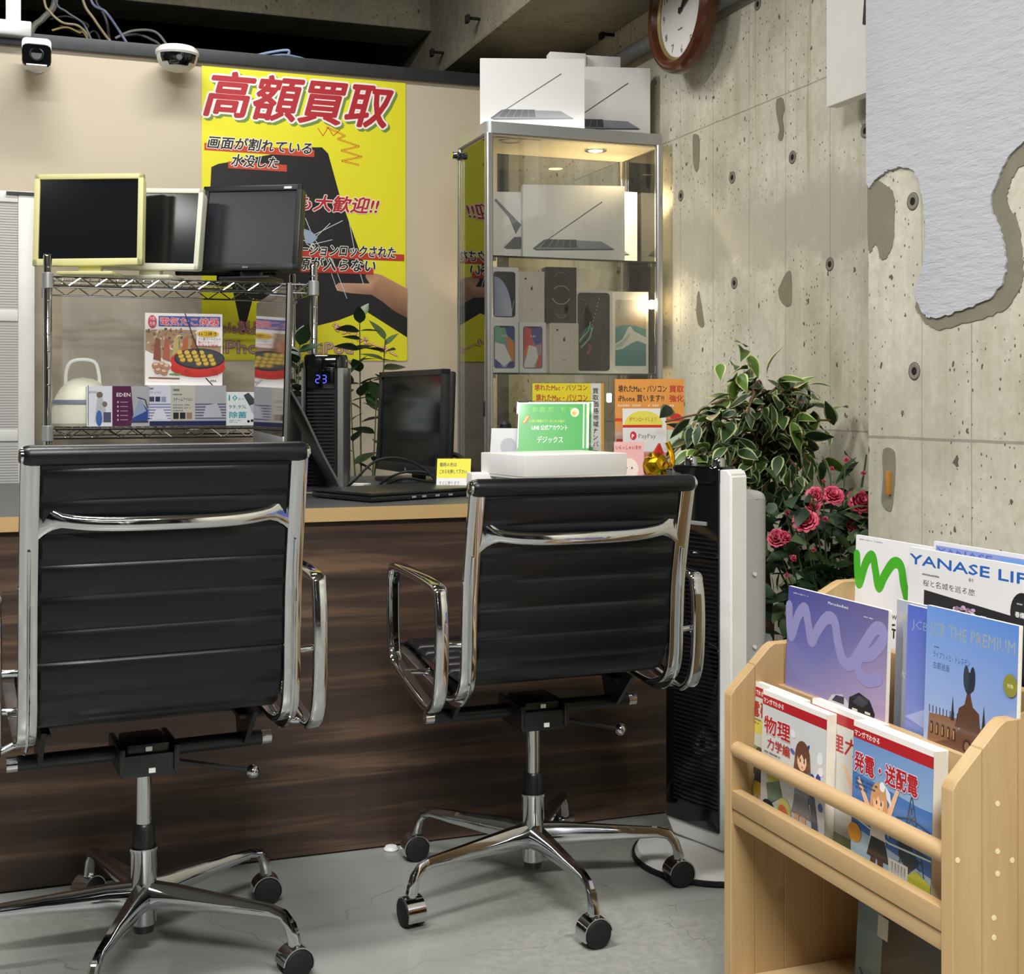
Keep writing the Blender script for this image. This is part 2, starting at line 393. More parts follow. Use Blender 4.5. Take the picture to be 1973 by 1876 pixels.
# ------------------------------------------------------------------ flat print (posters, covers, labels)
TXT = D2.curves.new('lettering', 'FONT'); TXTO = D2.objects.new('lettering_source', TXT); TXT.resolution_u = 2
class Print:
    def __init__(s, w, h, bg=None, gap=.00002):
        s.w, s.h, s.gap = w, h, gap; s.v = []; s.f = []; s.c = []; s.layer = 0
        if bg is not None: s.rect(0, 0, w, h, bg)
    def _add(s, vs, fs, cols):
        o = len(s.v); s.v += vs; s.f += [[i + o for i in f] for f in fs]
        s.c += cols
    def poly(s, pts, col, up=True):
        if up: s.layer += 1
        c = [lin(x) for x in col] if isinstance(col, list) else [lin(col)] * len(pts)
        y = -s.layer * s.gap
        s._add([(p[0], y, p[1]) for p in pts], [list(range(len(pts)))], [c])
    def rect(s, x, y, w, h, col, up=True): s.poly([(x, y), (x + w, y), (x + w, y + h), (x, y + h)], col, up)
    def ell(s, x, y, rx, ry, col, n=20, rot=0, up=True):
        s.poly([(x + rx * cos(t) * cos(rot) - ry * sin(t) * sin(rot), y + rx * cos(t) * sin(rot) + ry * sin(t) * cos(rot)) for t in (2 * pi * i / n for i in range(n))], col, up)
    def line(s, pts, wd, col, up=True):
        if up: s.layer += 1
        for (x0, y0), (x1, y1) in zip(pts, pts[1:]):
            L = math.hypot(x1 - x0, y1 - y0) or 1; nx, ny = -(y1 - y0) / L * wd / 2, (x1 - x0) / L * wd / 2
            s.poly([(x0 + nx, y0 + ny), (x0 - nx, y0 - ny), (x1 - nx, y1 - ny), (x1 + nx, y1 + ny)], col, False)
    def brush(s, pts, wd, col, sub=8):
        P = smooth([(a, 0, b) for a, b in pts], sub); L, R_ = [], []
        s.layer += 1; y = -s.layer * s.gap
        for i, p in enumerate(P):
            t = (P[min(i + 1, len(P) - 1)] - P[max(i - 1, 0)]).normalized(); nx, nz = -t.z * wd / 2, t.x * wd / 2
            L.append((p.x + nx, y, p.z + nz)); R_.append((p.x - nx, y, p.z - nz))
        n = len(P); c = lin(col)
        for i in range(n - 1):
            dy = -i * s.gap * .06
            s._add([(q[0], q[1] + dy, q[2]) for q in (L[i], L[i + 1], R_[i + 1], R_[i])], [[0, 1, 2, 3]], [[c] * 4])
        for i in range(0, n, 2): s.ell(P[i].x, P[i].z, wd / 2, wd / 2, col, 10, up=False); s.v[-10:] = [(a, y - i * s.gap * .06 - 1e-6, b) for a, _, b in s.v[-10:]]
        s.layer += int(n * .06) + 1
    def text(s, t, x, y, size, col, wid=None, shear=0, bold=0, outline=None, ow=.03, rot=0, align='L', shadow=None, vertical=False):
        if vertical:
            for i, ch in enumerate(t): s.text(ch, x, y - i * size * 1.08, size, col, None, shear, bold, outline, ow, 0, 'L')
            return
        TXT.body = t; TXT.size = 1; TXT.shear = shear; TXT.resolution_u = 2 if size > .04 else 1
        me = D2.meshes.new_from_object(TXTO)
        vs = [tuple(v.co) for v in me.vertices]; fs = [list(p.vertices) for p in me.polygons]; D2.meshes.remove(me)
        if not vs: return
        x0 = min(v[0] for v in vs); x1 = max(v[0] for v in vs)
        kx = wid / (x1 - x0) if wid else size
        sh = {'L': 0, 'C': (x1 - x0) * kx / 2, 'R': (x1 - x0) * kx}[align]
        def put(rad, n, col, dx=0, dy=0):
            s.layer += 1; yy = -s.layer * s.gap; c = lin(col)
            for k in range(max(1, n)):
                ox = dx + (rad * size * cos(2 * pi * k / n) if n else 0); oy = dy + (rad * size * sin(2 * pi * k / n) if n else 0); out = []
                for vx, vy, _ in vs:
                    a, b = (vx - x0) * kx - sh + ox, vy * size + oy
                    out.append((x + a * cos(rot) - b * sin(rot), yy - k * s.gap * .3, y + a * sin(rot) + b * cos(rot)))
                s._add(out, fs, [[c] * len(f) for f in fs])
            s.layer += int(max(1, n) * .3)
        br = max(0, bold) * .8
        if shadow: put(br + ow * 1.3, 10, shadow, size * .05, -size * .05)
        if outline: put(br + ow * 1.3, 12, outline)
        put(br, 8 if size > .03 else 4, col) if br else put(0, 0, col)
        if br and size > .03: put(0, 0, col)
    def lines(s, x, y, w, n, pitch, ht, col, seed=1, fill=.8):
        r = random.Random(seed); s.layer += 1
        for i in range(n):
            cx = x; end = x + w * (1 if i < n - 1 else .6) * r.uniform(.85, 1)
            while cx < end:
                d = ht * r.uniform(.5, .95)
                if r.random() < fill: s.rect(cx, y - i * pitch, d, ht * r.uniform(.75, 1), col, False)
                cx += d + ht * .25
    def build(s, name, parent=None, loc=(0, 0, 0), rot=(0, 0, 0), mat='print_matte', x0=None, z0=0):
        """x centred on the origin unless x0 given; faces local -Y."""
        ox = -s.w / 2 if x0 is None else x0
        me = D2.meshes.new(name); me.from_pydata([(v[0] + ox, v[1], v[2] + z0) for v in s.v], [], s.f)
        ca = me.color_attributes.new('Col', 'FLOAT_COLOR', 'CORNER'); buf = []
        for pl, cs in zip(me.polygons, s.c):
            for c in cs: buf += [c[0], c[1], c[2], 1]
        ca.data.foreach_set('color', buf); me.materials.append(MATS[mat])
        # every face turned to the front
        bm = bmesh.new(); bm.from_mesh(me); bm.normal_update()
        bmesh.ops.reverse_faces(bm, faces=[f for f in bm.faces if f.normal.y > 0]); bm.to_mesh(me); bm.free()
        return link(name, me, parent, loc, rot)
def lerp(a, b, t):
    a, b = [[int(h.lstrip('#')[i:i + 2], 16) for i in (0, 2, 4)] for h in (a, b)]
    return '#%02x%02x%02x' % tuple(int(x + (y - x) * t) for x, y in zip(a, b))

# ================================================================== THE SETTING
VB, UR, UP = 4.6, 1.98, 1.69           # partition face, right wall, pillar face
struct(finish('floor', boxb(-3.2, UR + .2, -2.6, 6.4, -.1, 0), 'floor_coating', angle=None))
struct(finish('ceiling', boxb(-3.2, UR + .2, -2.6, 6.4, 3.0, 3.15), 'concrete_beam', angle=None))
wall_right = struct(finish('wall_right', boxb(UR, UR + .2, -2.6, 6.4, 0, 3.0), 'concrete_wall', angle=None))
pil = struct(finish('wall_pillar', boxb(UP, UR - .001, -1.4, 2.384, 0, 3.0, .004), 'concrete_pillar', angle=None))
struct(finish('wall_left', boxb(-3.3, -3.2, -2.6, 6.4, 0, 3.0), 'room_white', angle=None))
struct(finish('wall_front', boxb(-3.2, UR, -2.7, -2.6, 0, 3.0), 'room_white', angle=None))
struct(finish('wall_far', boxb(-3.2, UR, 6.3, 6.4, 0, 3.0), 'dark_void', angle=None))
struct(finish('wall_back', boxb(-3.2, 1.615, VB, VB + .06, 0, 2.135), 'partition_paint', angle=None))
struct(finish('wall_end', boxb(1.66, UR - .001, 4.72, 4.9, 0, 2.2), 'concrete_back', angle=None))
struct(finish('trim_1', boxb(1.615, 1.66, VB - .005, 4.72, 0, 2.16, .002), 'steel_dark'))
bm = BM(); boxb(-3.2, 1.70, VB - .012, VB + .075, 2.135, 2.158, .003, bm); boxb(-3.2, 1.70, VB - .018, VB - .008, 2.128, 2.172, .002, bm)
tr2 = struct(finish('trim_2', bm, 'steel_dark'))
# dark panes in bright frames, added out of view to give the chrome contrast
for k, x in enumerate((-2.6, -1.1, .4)):
    w_ = D2.objects.new('window_%d' % (k + 1), None); COL.objects.link(w_); w_['kind'] = 'structure'; w_.location = (x, -2.6, 0)
    finish('pane', boxb(.05, 1.35, .002, .012, .15, 2.35), 'black_gloss', w_)
    for q in (boxb(0, .05, 0, .05, .1, 2.4), boxb(1.35, 1.4, 0, .05, .1, 2.4), boxb(.05, 1.35, 0, .05, 2.35, 2.4), boxb(.05, 1.35, 0, .05, .1, .15)): finish('frame', q, 'aluminium', w_)
# beams
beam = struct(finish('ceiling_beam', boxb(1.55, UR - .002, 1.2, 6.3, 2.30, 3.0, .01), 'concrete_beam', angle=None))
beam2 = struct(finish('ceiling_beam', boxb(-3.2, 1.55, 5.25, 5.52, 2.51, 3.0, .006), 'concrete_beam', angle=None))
bolt = BM(); rod(bolt, (0, 0, 0), (-.05, 0, 0), .006); box(bolt, (-.05, 0, -.004), (.012, .03, .03), .002)
bolt_me = None
for x, y, u in ((925, 37, 1.55), (855, 102, 1.55), (1183, 68, UR)):
    p = onU(x, y, u) if u == UR else onU(x, y, u)
    if bolt_me is None: o = finish('bolt', bolt, 'rust_bolt'); bolt_me = o.data
    else: o = link('bolt', bolt_me)
    o.location = p; o.parent = beam if u != UR else wall_right
# tie-rod cones cast into the concrete
cone = BM()
RX = Matrix.Rotation(-pi / 2, 3, 'Y')
lathe(cone, [(.0, .0006), (.0084, .0007)], 20, R=RX, mi=1)
lathe(cone, [(.0085, .0008), (.0155, .0016), (.0165, .0008), (.0175, .0003)], 20, R=RX)
lathe(cone, [(.0176, .0004), (.0185, .0006), (.0187, .0001)], 20, R=RX, mi=1)
cm = None
for (u, par), pts in (((UR, wall_right), [(1312, 377), (1411, 342), (1527, 303), (1667, 252), (1415, 545), (1599, 509), (1460, 8)]), ((UP, pil), [(1759, 388), (1762, 715)])):
    for x, y in pts:
        if cm is None: o = finish('tie_hole', cone, ['cone_grey', 'hole_dark']); cm = o.data
        else: o = link('tie_hole', cm)
        p = onU(x, y, u); o.location = (u - .0003, p.y, p.z); o.parent = par
# trowelled plaster over the upper pillar: a skin with an uneven edge, damp border below it
def skin(name, px, mat, t, sub=8, jit=.0022, U=UP, par=None):
    pts = [onU(x, y, U) for x, y in px]; P = smooth([(0, p.y, p.z) for p in pts], sub, True)
    P = [(p.y + ru(-jit, jit), p.z + ru(-jit, jit)) for p in P]
    if U == UP: P = [(max(-1.3, min(2.3825, a)), b) for a, b in P]
    bm = BM(); prism(bm, P, 'X', U - t, U + .001)
    return finish(name, bm, mat, par or pil, angle=None)
edge = [(1690, 345), (1715, 328), (1745, 322), (1768, 335), (1781, 380), (1786, 440), (1782, 510), (1768, 560), (1780, 600), (1802, 612),
        (1850, 600), (1905, 578), (1935, 545), (1942, 500), (1930, 440), (1912, 395), (1925, 350), (1950, 300), (2000, 262), (2100, 230), (2250, 60), (2300, -300), (1900, -420), (1674, -420), (1672, -100), (1672, 200), (1674, 352)]
skin('plaster_patch', edge, 'trowel_plaster', .006)
halo = [(1676, 372), (1712, 308), (1750, 302), (1788, 325), (1801, 385), (1804, 450), (1800, 500), (1783, 560), (1771, 590), (1800, 628),
        (1855, 618), (1925, 594), (1962, 545), (1966, 500), (1958, 430), (1938, 392), (1938, 360), (1958, 318), (2010, 280), (2000, 100), (1850, 100), (1690, 200)]
halo2 = [(1673, 350), (1700, 352), (1722, 375), (1724, 430), (1718, 480), (1700, 500), (1688, 470), (1674, 480)]
halo_o = [(x + (6 if x > 1860 else -5 if x < 1790 and y > 350 else 0), y + 5) for x, y in halo]
skin('damp_stain', halo_o, 'plaster_stain', .002, jit=.0022)
skin('damp_stain', halo2, 'plaster_stain', .0018, jit=.002)

for l in ([(1336, 262), (1347, 264), (1348, 300), (1346, 325), (1341, 330), (1336, 310)], [(1497, 192), (1508, 189), (1512, 210), (1508, 228), (1511, 250), (1507, 270), (1500, 268), (1502, 245), (1496, 215)],
          [(1500, 560), (1508, 540), (1517, 524), (1525, 528), (1525, 580), (1518, 590), (1506, 582)], [(1346, 560), (1352, 590), (1357, 625), (1348, 628), (1342, 600)]):
    skin('repair_patch', l, 'plaster_stain', .0015, 4, .0012, UR, wall_right)
skin('repair_patch', [(1702, 868), (1722, 866), (1726, 900), (1722, 960), (1716, 985), (1700, 970), (1702, 920)], 'plaster_stain', .0015, 4, .001)
q = onU(1717, 930, UP); M('orange_wood', '#b07830', .6); finish('wooden_peg', box(BM(), (UP - .006, q.y, q.z), (.012, .008, .05), .002), 'orange_wood', pil)

# ------------------------------------------------------------------ on and above the partition
poster_t = thing('wall_poster', 'large yellow vertical poster with red characters and a cracked black phone held in a hand', 'poster', (.8935, VB - .003, 1.10))
pw, ph = .731, 1.018
pr = Print(pw, ph, '#e2dc1e')
def PP(x, y):
    p = onV(x, y, VB); return (p.x - .528, p.z - 1.10)
def pts(l): return [PP(*q) for q in l]
# the phone, the hand and the crack
pr.poly(pts([(407, 322), (420, 316), (600, 284), (620, 284), (632, 296), (655, 380), (700, 505), (735, 600), (784, 640), (784, 652), (700, 615), (560, 660), (545, 640), (470, 660), (405, 360)]), '#0c0c0e')
pr.poly(pts([(540, 700), (560, 655), (660, 610), (784, 655), (784, 610), (700, 560), (560, 560)]), '#0e0e10')
pr.poly(pts([(390, 650), (470, 640), (487, 575), (560, 590), (570, 638), (700, 605), (702, 608), (784, 650), (784, 694), (390, 694)]), '#ded81c')
pr.poly(pts([(560, 640), (704, 600), (784, 640), (784, 600), (712, 540), (570, 560)]), '#0e0e10')
pr.poly(pts([(560, 652), (702, 598), (784, 650), (784, 694), (560, 694)]), '#ded81c')
pr.poly(pts([(704, 522), (735, 530), (784, 556), (784, 612), (760, 600), (735, 580), (716, 568), (675, 565), (650, 560), (645, 551), (652, 545), (690, 546), (712, 546), (704, 534)]), ['#b98a6a'] * 3 + ['#6b4a38'] * 2 + ['#8c6450'] * 3 + ['#c79a7c'] * 5 + ['#a87c60'])
for l in ([(588, 420), (600, 450), (590, 470), (610, 455), (636, 430)], [(590, 470), (640, 500), (668, 575)], [(600, 452), (625, 490), (650, 560)], [(575, 460), (605, 470), (640, 462)], [(585, 440), (612, 500)], [(600, 470), (585, 500)], [(672, 425), (686, 500), (700, 548)], [(606, 452), (660, 425)]):
    pr.line(pts(l), .0022, '#c9d2da')
pr.poly(pts([(583, 440), (600, 446), (612, 458), (600, 470), (588, 468)]), '#8e9fb4')
for l in ([(628, 245), (665, 262), (650, 268), (692, 282), (657, 290), (697, 302), (658, 310), (692, 318)], [(612, 247), (622, 262), (632, 246), (642, 262), (655, 250)]):
    pr.line(pts(l), .006 if len(l) > 6 else .0025, '#c23018')
    if len(l) > 6: pr.line(pts(l), .0025, '#e8cf20')
x0, y0 = PP(393, 224)
pr.text('高額買取', x0, y0 + .018, .168, '#ac1c28', wid=.675, shear=.28, bold=.032, outline='#f2e9e4', ow=.03, shadow='#6f8a3c', rot=0)
def under(px, py, w, h, t, size, wid, col='#17171a', bar='#bf4226', ol='#ece8de', bold=.03):
    x, y = PP(px, py)
    if bar: pr.rect(x - .01, y - .012, w, h, bar)
    pr.text(t, x, y, size, col, wid=wid, shear=.22, bold=bold, outline=ol, ow=.036)
under(399, 283, .385, .025, '画面が割れている', .046, .365)
under(445, 318, .205, .024, '水没した', .046, .165)
x, y = PP(470, 485); pr.rect(x + .1, y - .012, .48, .024, '#b5301f')
xe, ye = PP(762, 485); pr.text('アクティベーションロックされた', xe, y, .046, '#17171a', wid=.53, shear=.22, bold=.03, outline='#ece8de', ow=.036, align='R')
x, y = PP(560, 517); pr.rect(x, y - .012, .3, .024, '#b5301f')
xe, ye = PP(722, 517); pr.text('電源が入らない', xe, y, .05, '#17171a', wid=.33, shear=.22, bold=.03, outline='#ece8de', ow=.036, align='R')
xe, ye = PP(730, 410); pr.text('も大歓迎!!', xe, ye, .062, '#ac1c28', wid=.3, shear=.25, bold=.035, outline='#f2e9e4', ow=.03, align='R')
x, y = PP(395, 640); pr.text('Apple製品', x, y, .05, '#b98a92', wid=.2, bold=.012, outline='#7c3030', ow=.02)
x, y = PP(425, 680); pr.text('iPhone', x, y, .062, '#c49aa4', wid=.21, bold=.014, outline='#6e2c34', ow=.02)
x, y = PP(592, 680); pr.text('&iPod', x, y, .055, '#c49aa4', wid=.165, bold=.014, outline='#6e2c34', ow=.02)
x, y = PP(638, 632); pr.text('モデムルーター', x, y, .03, '#f0d0b8', wid=.26, bold=.012, outline='#b4401e', ow=.035, rot=-.42)
pr.build('printed_sheet', poster_t, (0, 0, 0), mat='print_matte')
def wave_sheet(w, h, nx=24, nz=30, amp=.003):
    bm = BM(); g = [[bm.verts.new((-w / 2 + w * i / nx, amp * .5 + .0012, h * k / nz)) for i in range(nx + 1)] for k in range(nz + 1)]
    for k in range(nz):
        for i in range(nx): bm.faces.new((g[k][i], g[k][i + 1], g[k + 1][i + 1], g[k + 1][i]))
    return bm
M('poster_back', '#dcd62a', .6)
finish('paper_backing', boxb(-pw / 2, pw / 2, .0003, .0018, 0, ph), 'poster_back', poster_t)

# cameras
p = onV(68, 110, 4.42)
t = thing('bullet_camera', 'white boxy security camera with a black glass face under the dark rail, left', 'camera', (p.x + .004, VB, p.z + .028), 0)
hood = rrect(.088, .075, .014, 3)
bm = BM(); sweep(bm, [(0, -.21, .0), (0, -.05, .01)], [(a, b + .012) for a, b in hood], (1, 0, 0)); finish('body', bm, 'white_plastic', t)
bm = BM(); sweep(bm, [(0, -.190, -.026), (0, -.2135, -.030), (0, -.218, -.031)], rrect(.088, .072, .018, 3), (1, 0, 0), scales=[1, 1, .93]); finish('glass_front', bm, 'black_gloss', t)
bm = BM(); lathe(bm, [(.0, .0), (.020, 0), (.022, .003), (.019, .004), (.016, .001), (.0, .001)], 20, (0, -.2185, -.028), R=Matrix.Rotation(pi / 2, 3, 'X')); finish('lens', bm, 'black_plastic', t)
bm = BM(); sweep(bm, [(0, -.2185, -.061), (0, -.20, -.066)], rrect(.062, .004), (1, 0, 0)); finish('light_strip', bm, 'white_plastic', t)
bm = BM(); rod(bm, (0, -.06, .0), (0, -.002, .0), .02); lathe(bm, [(0, 0), (.038, 0), (.038, .008), (0, .008)], 20, (0, -.008, 0), R=Matrix.Rotation(-pi / 2, 3, 'X')); finish('wall_mount', bm, 'white_plastic', t)
pl = Print(.03, .012); pl.text('●●●', .003, .003, .006, '#9a9a98'); 
p = onV(343, 110, 4.47)
t = thing('dome_camera', 'round white dome security camera with a dark window, beside the poster top', 'camera', (p.x, 4.50, p.z + .014))
bm = BM(); lathe(bm, [(0, .024), (.06, .024), (.062, .02), (.071, .014), (.072, .002), (.068, -.004)], 36); finish('rim', bm, 'white_plastic', t)
bm = BM(); lathe(bm, [(.068, -.003), (.066, -.016), (.058, -.034), (.042, -.048), (.02, -.055), (0, -.057)], 36); finish('body', bm, 'white_plastic', t)
bm = BM()
g = [[bm.verts.new(Vector((r * sin(a), -r * cos(a), z))) for a in [radians(-58 + 116 * i / 16) for i in range(17)]] for r, z in ((.0692, -.005), (.0678, -.016), (.0605, -.033), (.05, -.0435))]
for k in range(3):
    for i in range(16):
        if k == 2 and (i < 3 or i > 12): continue
        bm.faces.new((g[k][i], g[k][i + 1], g[k + 1][i + 1], g[k + 1][i]))
finish('dark_window', bm, 'black_gloss', t)
bm = BM(); rod(bm, (0, -.02, -.03), (0, -.074, -.024), .010); finish('lens', bm, 'steel_dark', t)
bm = BM(); rod(bm, (0, 0, .02), (0, 0, .038), .007); box(bm, (0, .055, .034), (.04, .115, .01), .002); finish('bracket', bm, 'steel_dark', t)

# trunking at top left
t = thing('cable_duct', 'white vertical cable duct rising from a grey bracket on the partition rail', 'duct', (-.07, VB - .03, 2.15))
bm = boxb(-.035, .012, -.02, .02, .045, .85, .004); finish('duct_body', bm, 'white_plastic', t)
bm = boxb(-.22, .045, -.03, .03, .0, .05, .006); finish('bracket', bm, 'silver_plastic', t)
# loose cables
CB = [('beige', '#8f8560', .0045, [(85, 0), (96, 24), (120, 45), (150, 51), (171, 69)]),
      ('blue grey', '#4a5260', .004, [(107, 0), (128, 22), (155, 40), (166, 56)]),
      ('tan', '#8d7f68', .005, [(160, 0), (181, 37), (203, 67), (214, 80)]),
      ('slate blue', '#66708a', .005, [(176, 0), (203, 24), (227, 54), (241, 76)]),
      ('thick grey', '#6f6d64', .011, [(106, 0), (84, 36), (62, 58)]),
      ('grey looping', '#70706e', .005, [(222, 75), (255, 61), (298, 60), (322, 86)]),
      ('dark grey looping', '#4d4f50', .005, [(226, 71), (266, 66), (294, 77), (308, 88)]),
      ('brown yellow', '#a28f58', .004, [(100, 60), (128, 54), (152, 62), (163, 66)]),
      ('black', '#222222', .004, [(95, 38), (130, 32), (170, 50), (150, 60), (115, 50), (160, 68), (185, 62)]),
      ('pale blue', '#8fa4c4', .005, [(484, 110), (520, 100), (555, 97), (550, 108), (510, 108), (487, 112)]),
      ('light blue', '#7487a8', .005, [(515, 110), (545, 106), (575, 110), (596, 118)]),
      ('dark', '#2c2e31', .006, [(185, 0), (196, 20), (206, 45), (212, 78)])]
for i, (nm, c, r, l) in enumerate(CB):
    M('cable_' + nm.replace(' ', '_'), c, .5)
    vv = 4.70 + .012 * i if i not in (9, 10) else 4.62
    P = [onV(x, y, vv) for x, y in l]; P = [Vector((q.x, q.y + ru(-.01, .01), q.z)) for q in P]
    if l[0][1] == 0: P = [Vector((P[0].x - .05, vv, 2.98)), Vector((P[0].x - .02, vv, 2.5))] + P
    if nm not in ('thick grey',): P.append(Vector((P[-1].x + .03, vv - .02, 2.164)))
    else: P.append(Vector((P[-1].x - .03, vv, 2.1)))
    bm = BM(); tube(bm, smooth(P, 6), r, 8)
    tag(finish('cable', bm, 'cable_' + nm.replace(' ', '_')), '%s cable hanging loose above the dark partition rail' % nm if i not in (9, 10) else '%s cable coil lying above the yellow poster rail' % nm, 'cable', 'cables above the partition')

# ================================================================== RIGHT WALL
# grey conduit
bm = BM(); y1, z1 = 0, onU(1215, 103, UR - .034).z
rod(bm, (UR - .034, 3.2, z1), (UR - .034, 4.9, z1), .026, 16)
pipe = finish('conduit', bm, 'room_white'); M('conduit_grey', '#77797c', .45, 0, .08); pipe.data.materials[0] = MATS['conduit_grey']
tag(pipe, 'thick grey pipe running along the concrete wall behind the clock', 'pipe')
for yy in (3.62, 4.3):
    bm = BM(); tube(bm, [(UR, yy, z1 - .03), (UR - .04, yy, z1 - .03), (UR - .062, yy, z1), (UR - .04, yy, z1 + .03), (UR, yy, z1 + .03)], .004, 6); finish('clip', bm, 'steel_dark', pipe)
# clock
c = onU(1308, 18, UR - .10)
t = thing('wall_clock', 'round brown wooden wall clock with a white face above the display cabinet', 'clock', (UR - .066, c.y, c.z), -pi / 2)
bm = BM(); RB = Matrix.Rotation(pi / 2, 3, 'X')
lathe(bm, [(.152, .030), (.156, .036), (.163, .05), (.172, .054), (.180, .049), (.186, .050), (.193, .042), (.197, .026), (.196, .004), (.19, 0)], 64, (0, 0, 0), R=RB); finish('frame', bm, 'clock_wood', t)
bm = BM(); lathe(bm, [(.145, .0265), (.152, .033), (.155, .033)], 64, R=RB); M('brass', '#b5a066', .3, .6); finish('inner_rim', bm, 'brass', t)
bm = BM(); lathe(bm, [(0, .024), (.15, .024)], 64, R=RB); finish('dial', bm, 'white_paper', t)
pr = Print(.3, .3)
for k in range(12):
    a = radians(90 - 30 * (k + 1)); pr.text(str(k + 1), .15 + .122 * cos(a), .15 + .122 * sin(a) - .013, .036, '#55524c', align='C', bold=-.01)
for k in range(60):
    a = radians(6 * k); pr.line([(.15 + .142 * cos(a), .15 + .142 * sin(a)), (.15 + .147 * cos(a), .15 + .147 * sin(a))], .001, '#77746c', False)
pr.lines(.125, .09, .05, 1, .01, .006, '#777', 3)
pr.build('numerals', t, (0, -.0245, -.15))
for nm, ang, L, wd in (('hour_hand', 42, .07, .007), ('minute_hand', 66, .105, .005)):
    bm = BM(); a = radians(90 - ang); prism(bm, [(-.015, -wd / 2), (L * .4, -wd), (L, 0), (L * .4, wd), (-.015, wd / 2)], 'Z', 0, .001)
    o = finish(nm, bm, 'steel_dark', t, (0, -.028 - (.002 if L > .1 else 0), 0)); o.matrix_parent_inverse = Matrix(); o.rotation_euler = (pi / 2, 0, 0); o.data.transform(Matrix.Rotation(a, 4, 'Z'))
bm = BM(); lathe(bm, [(0, .034), (.007, .034), (.007, .025), (0, .025)], 14, R=RB); finish('pivot', bm, 'steel_dark', t)
finish('wall_hook', boxb(-.02, .02, .0, .066, .06, .12, .004), 'clock_wood', t)
# white canvas panel
p = onU(1592, 207, 1.90)
t = thing('white_wall_panel', 'white blank canvas panel with a torn black strip hanging on the concrete wall', 'panel', (1.90, p.y, p.z), -pi / 2)
bm = boxb(0, .42, .0, .035, 0, .62, .003); finish('canvas', bm, 'white_paper', t)
bm = boxb(.05, .10, .035, .079, .3, .5); boxb(.3, .35, .035, .079, .3, .5, 0, bm); finish('wall_batten', bm, 'pine_rail', t)
bm = BM(); prism(bm, [(.160, .17), (.166, .22), (.170, .3), (.168, .38), (.174, .44), (.168, .55), (.175, .61), (.23, .61), (.23, .1), (.177, .06), (.174, .1), (.177, .165)], 'Y', -.003, -.0004); finish('black_strip', bm, 'black_matte', t)
# black card on wall by the boxes
p = onU(1246, 140, UR - .012)
pr_t = thing('black_sign', 'small black card standing on the cabinet beside the right white carton', 'sign', (1.945, 4.02, 1.84), radians(-20))
finish('board', boxb(-.025, .012, 0, .012, .0, .23, .001), 'black_plastic', pr_t)
pr = Print(.03, .2); pr.lines(.006, .17, .02, 6, .012, .008, '#8a8c96', 5); pr.text('N', .008, .09, .014, '#c9cbd2'); pr.build('printed_front', pr_t, (-.006, -.0008, 0))

# ================================================================== FROSTED CABINET AT LEFT
t = thing('frosted_cabinet', 'white framed cabinet with frosted ribbed door panels at the far left', 'cabinet', (-.5, 4.44, 0))
zr = [1.625, 1.245, .862, .46, .03]
bm = boxb(-.485, .485, .02, .15, 0, 1.60, .003); finish('carcass', bm, 'frosted_panel', t)
for x0, x1 in ((.435, .485), (-.485, -.44)):
    finish('stile', boxb(x0, x1, -.006, .022, 0, 1.625, .004), 'white_plastic', t)
for z in zr: finish('rail', boxb(-.44, .435, -.004, .02, z - .036, z, .003), 'white_plastic', t)
me = None
for a, b in zip(zr, zr[1:]):
    bm = boxb(-.44, .435, .004, .010, b, a - .036)
    z = b + .01
    while z < a - .045: boxb(-.44, .435, .0015, .004, z, z + .004, 0, bm); z += .0085
    finish('frosted_pane', bm, 'frosted_panel', t)
bm = boxb(.40, .485, -.01, .0, 1.612, 1.622); finish('corner_latch', bm, 'steel_dark', t)
t = thing('white_drawer_unit', 'low white framed drawer unit behind the left end of the desk', 'drawer unit', (-.45, 3.95, 0))
finish('body', boxb(-.25, .27, 0, .35, 0, .88, .004), 'white_plastic', t)
for z0 in (.1, .36, .62): finish('drawer', boxb(-.23, .25, -.012, 0, z0, z0 + .22, .004), 'frosted_panel', t)

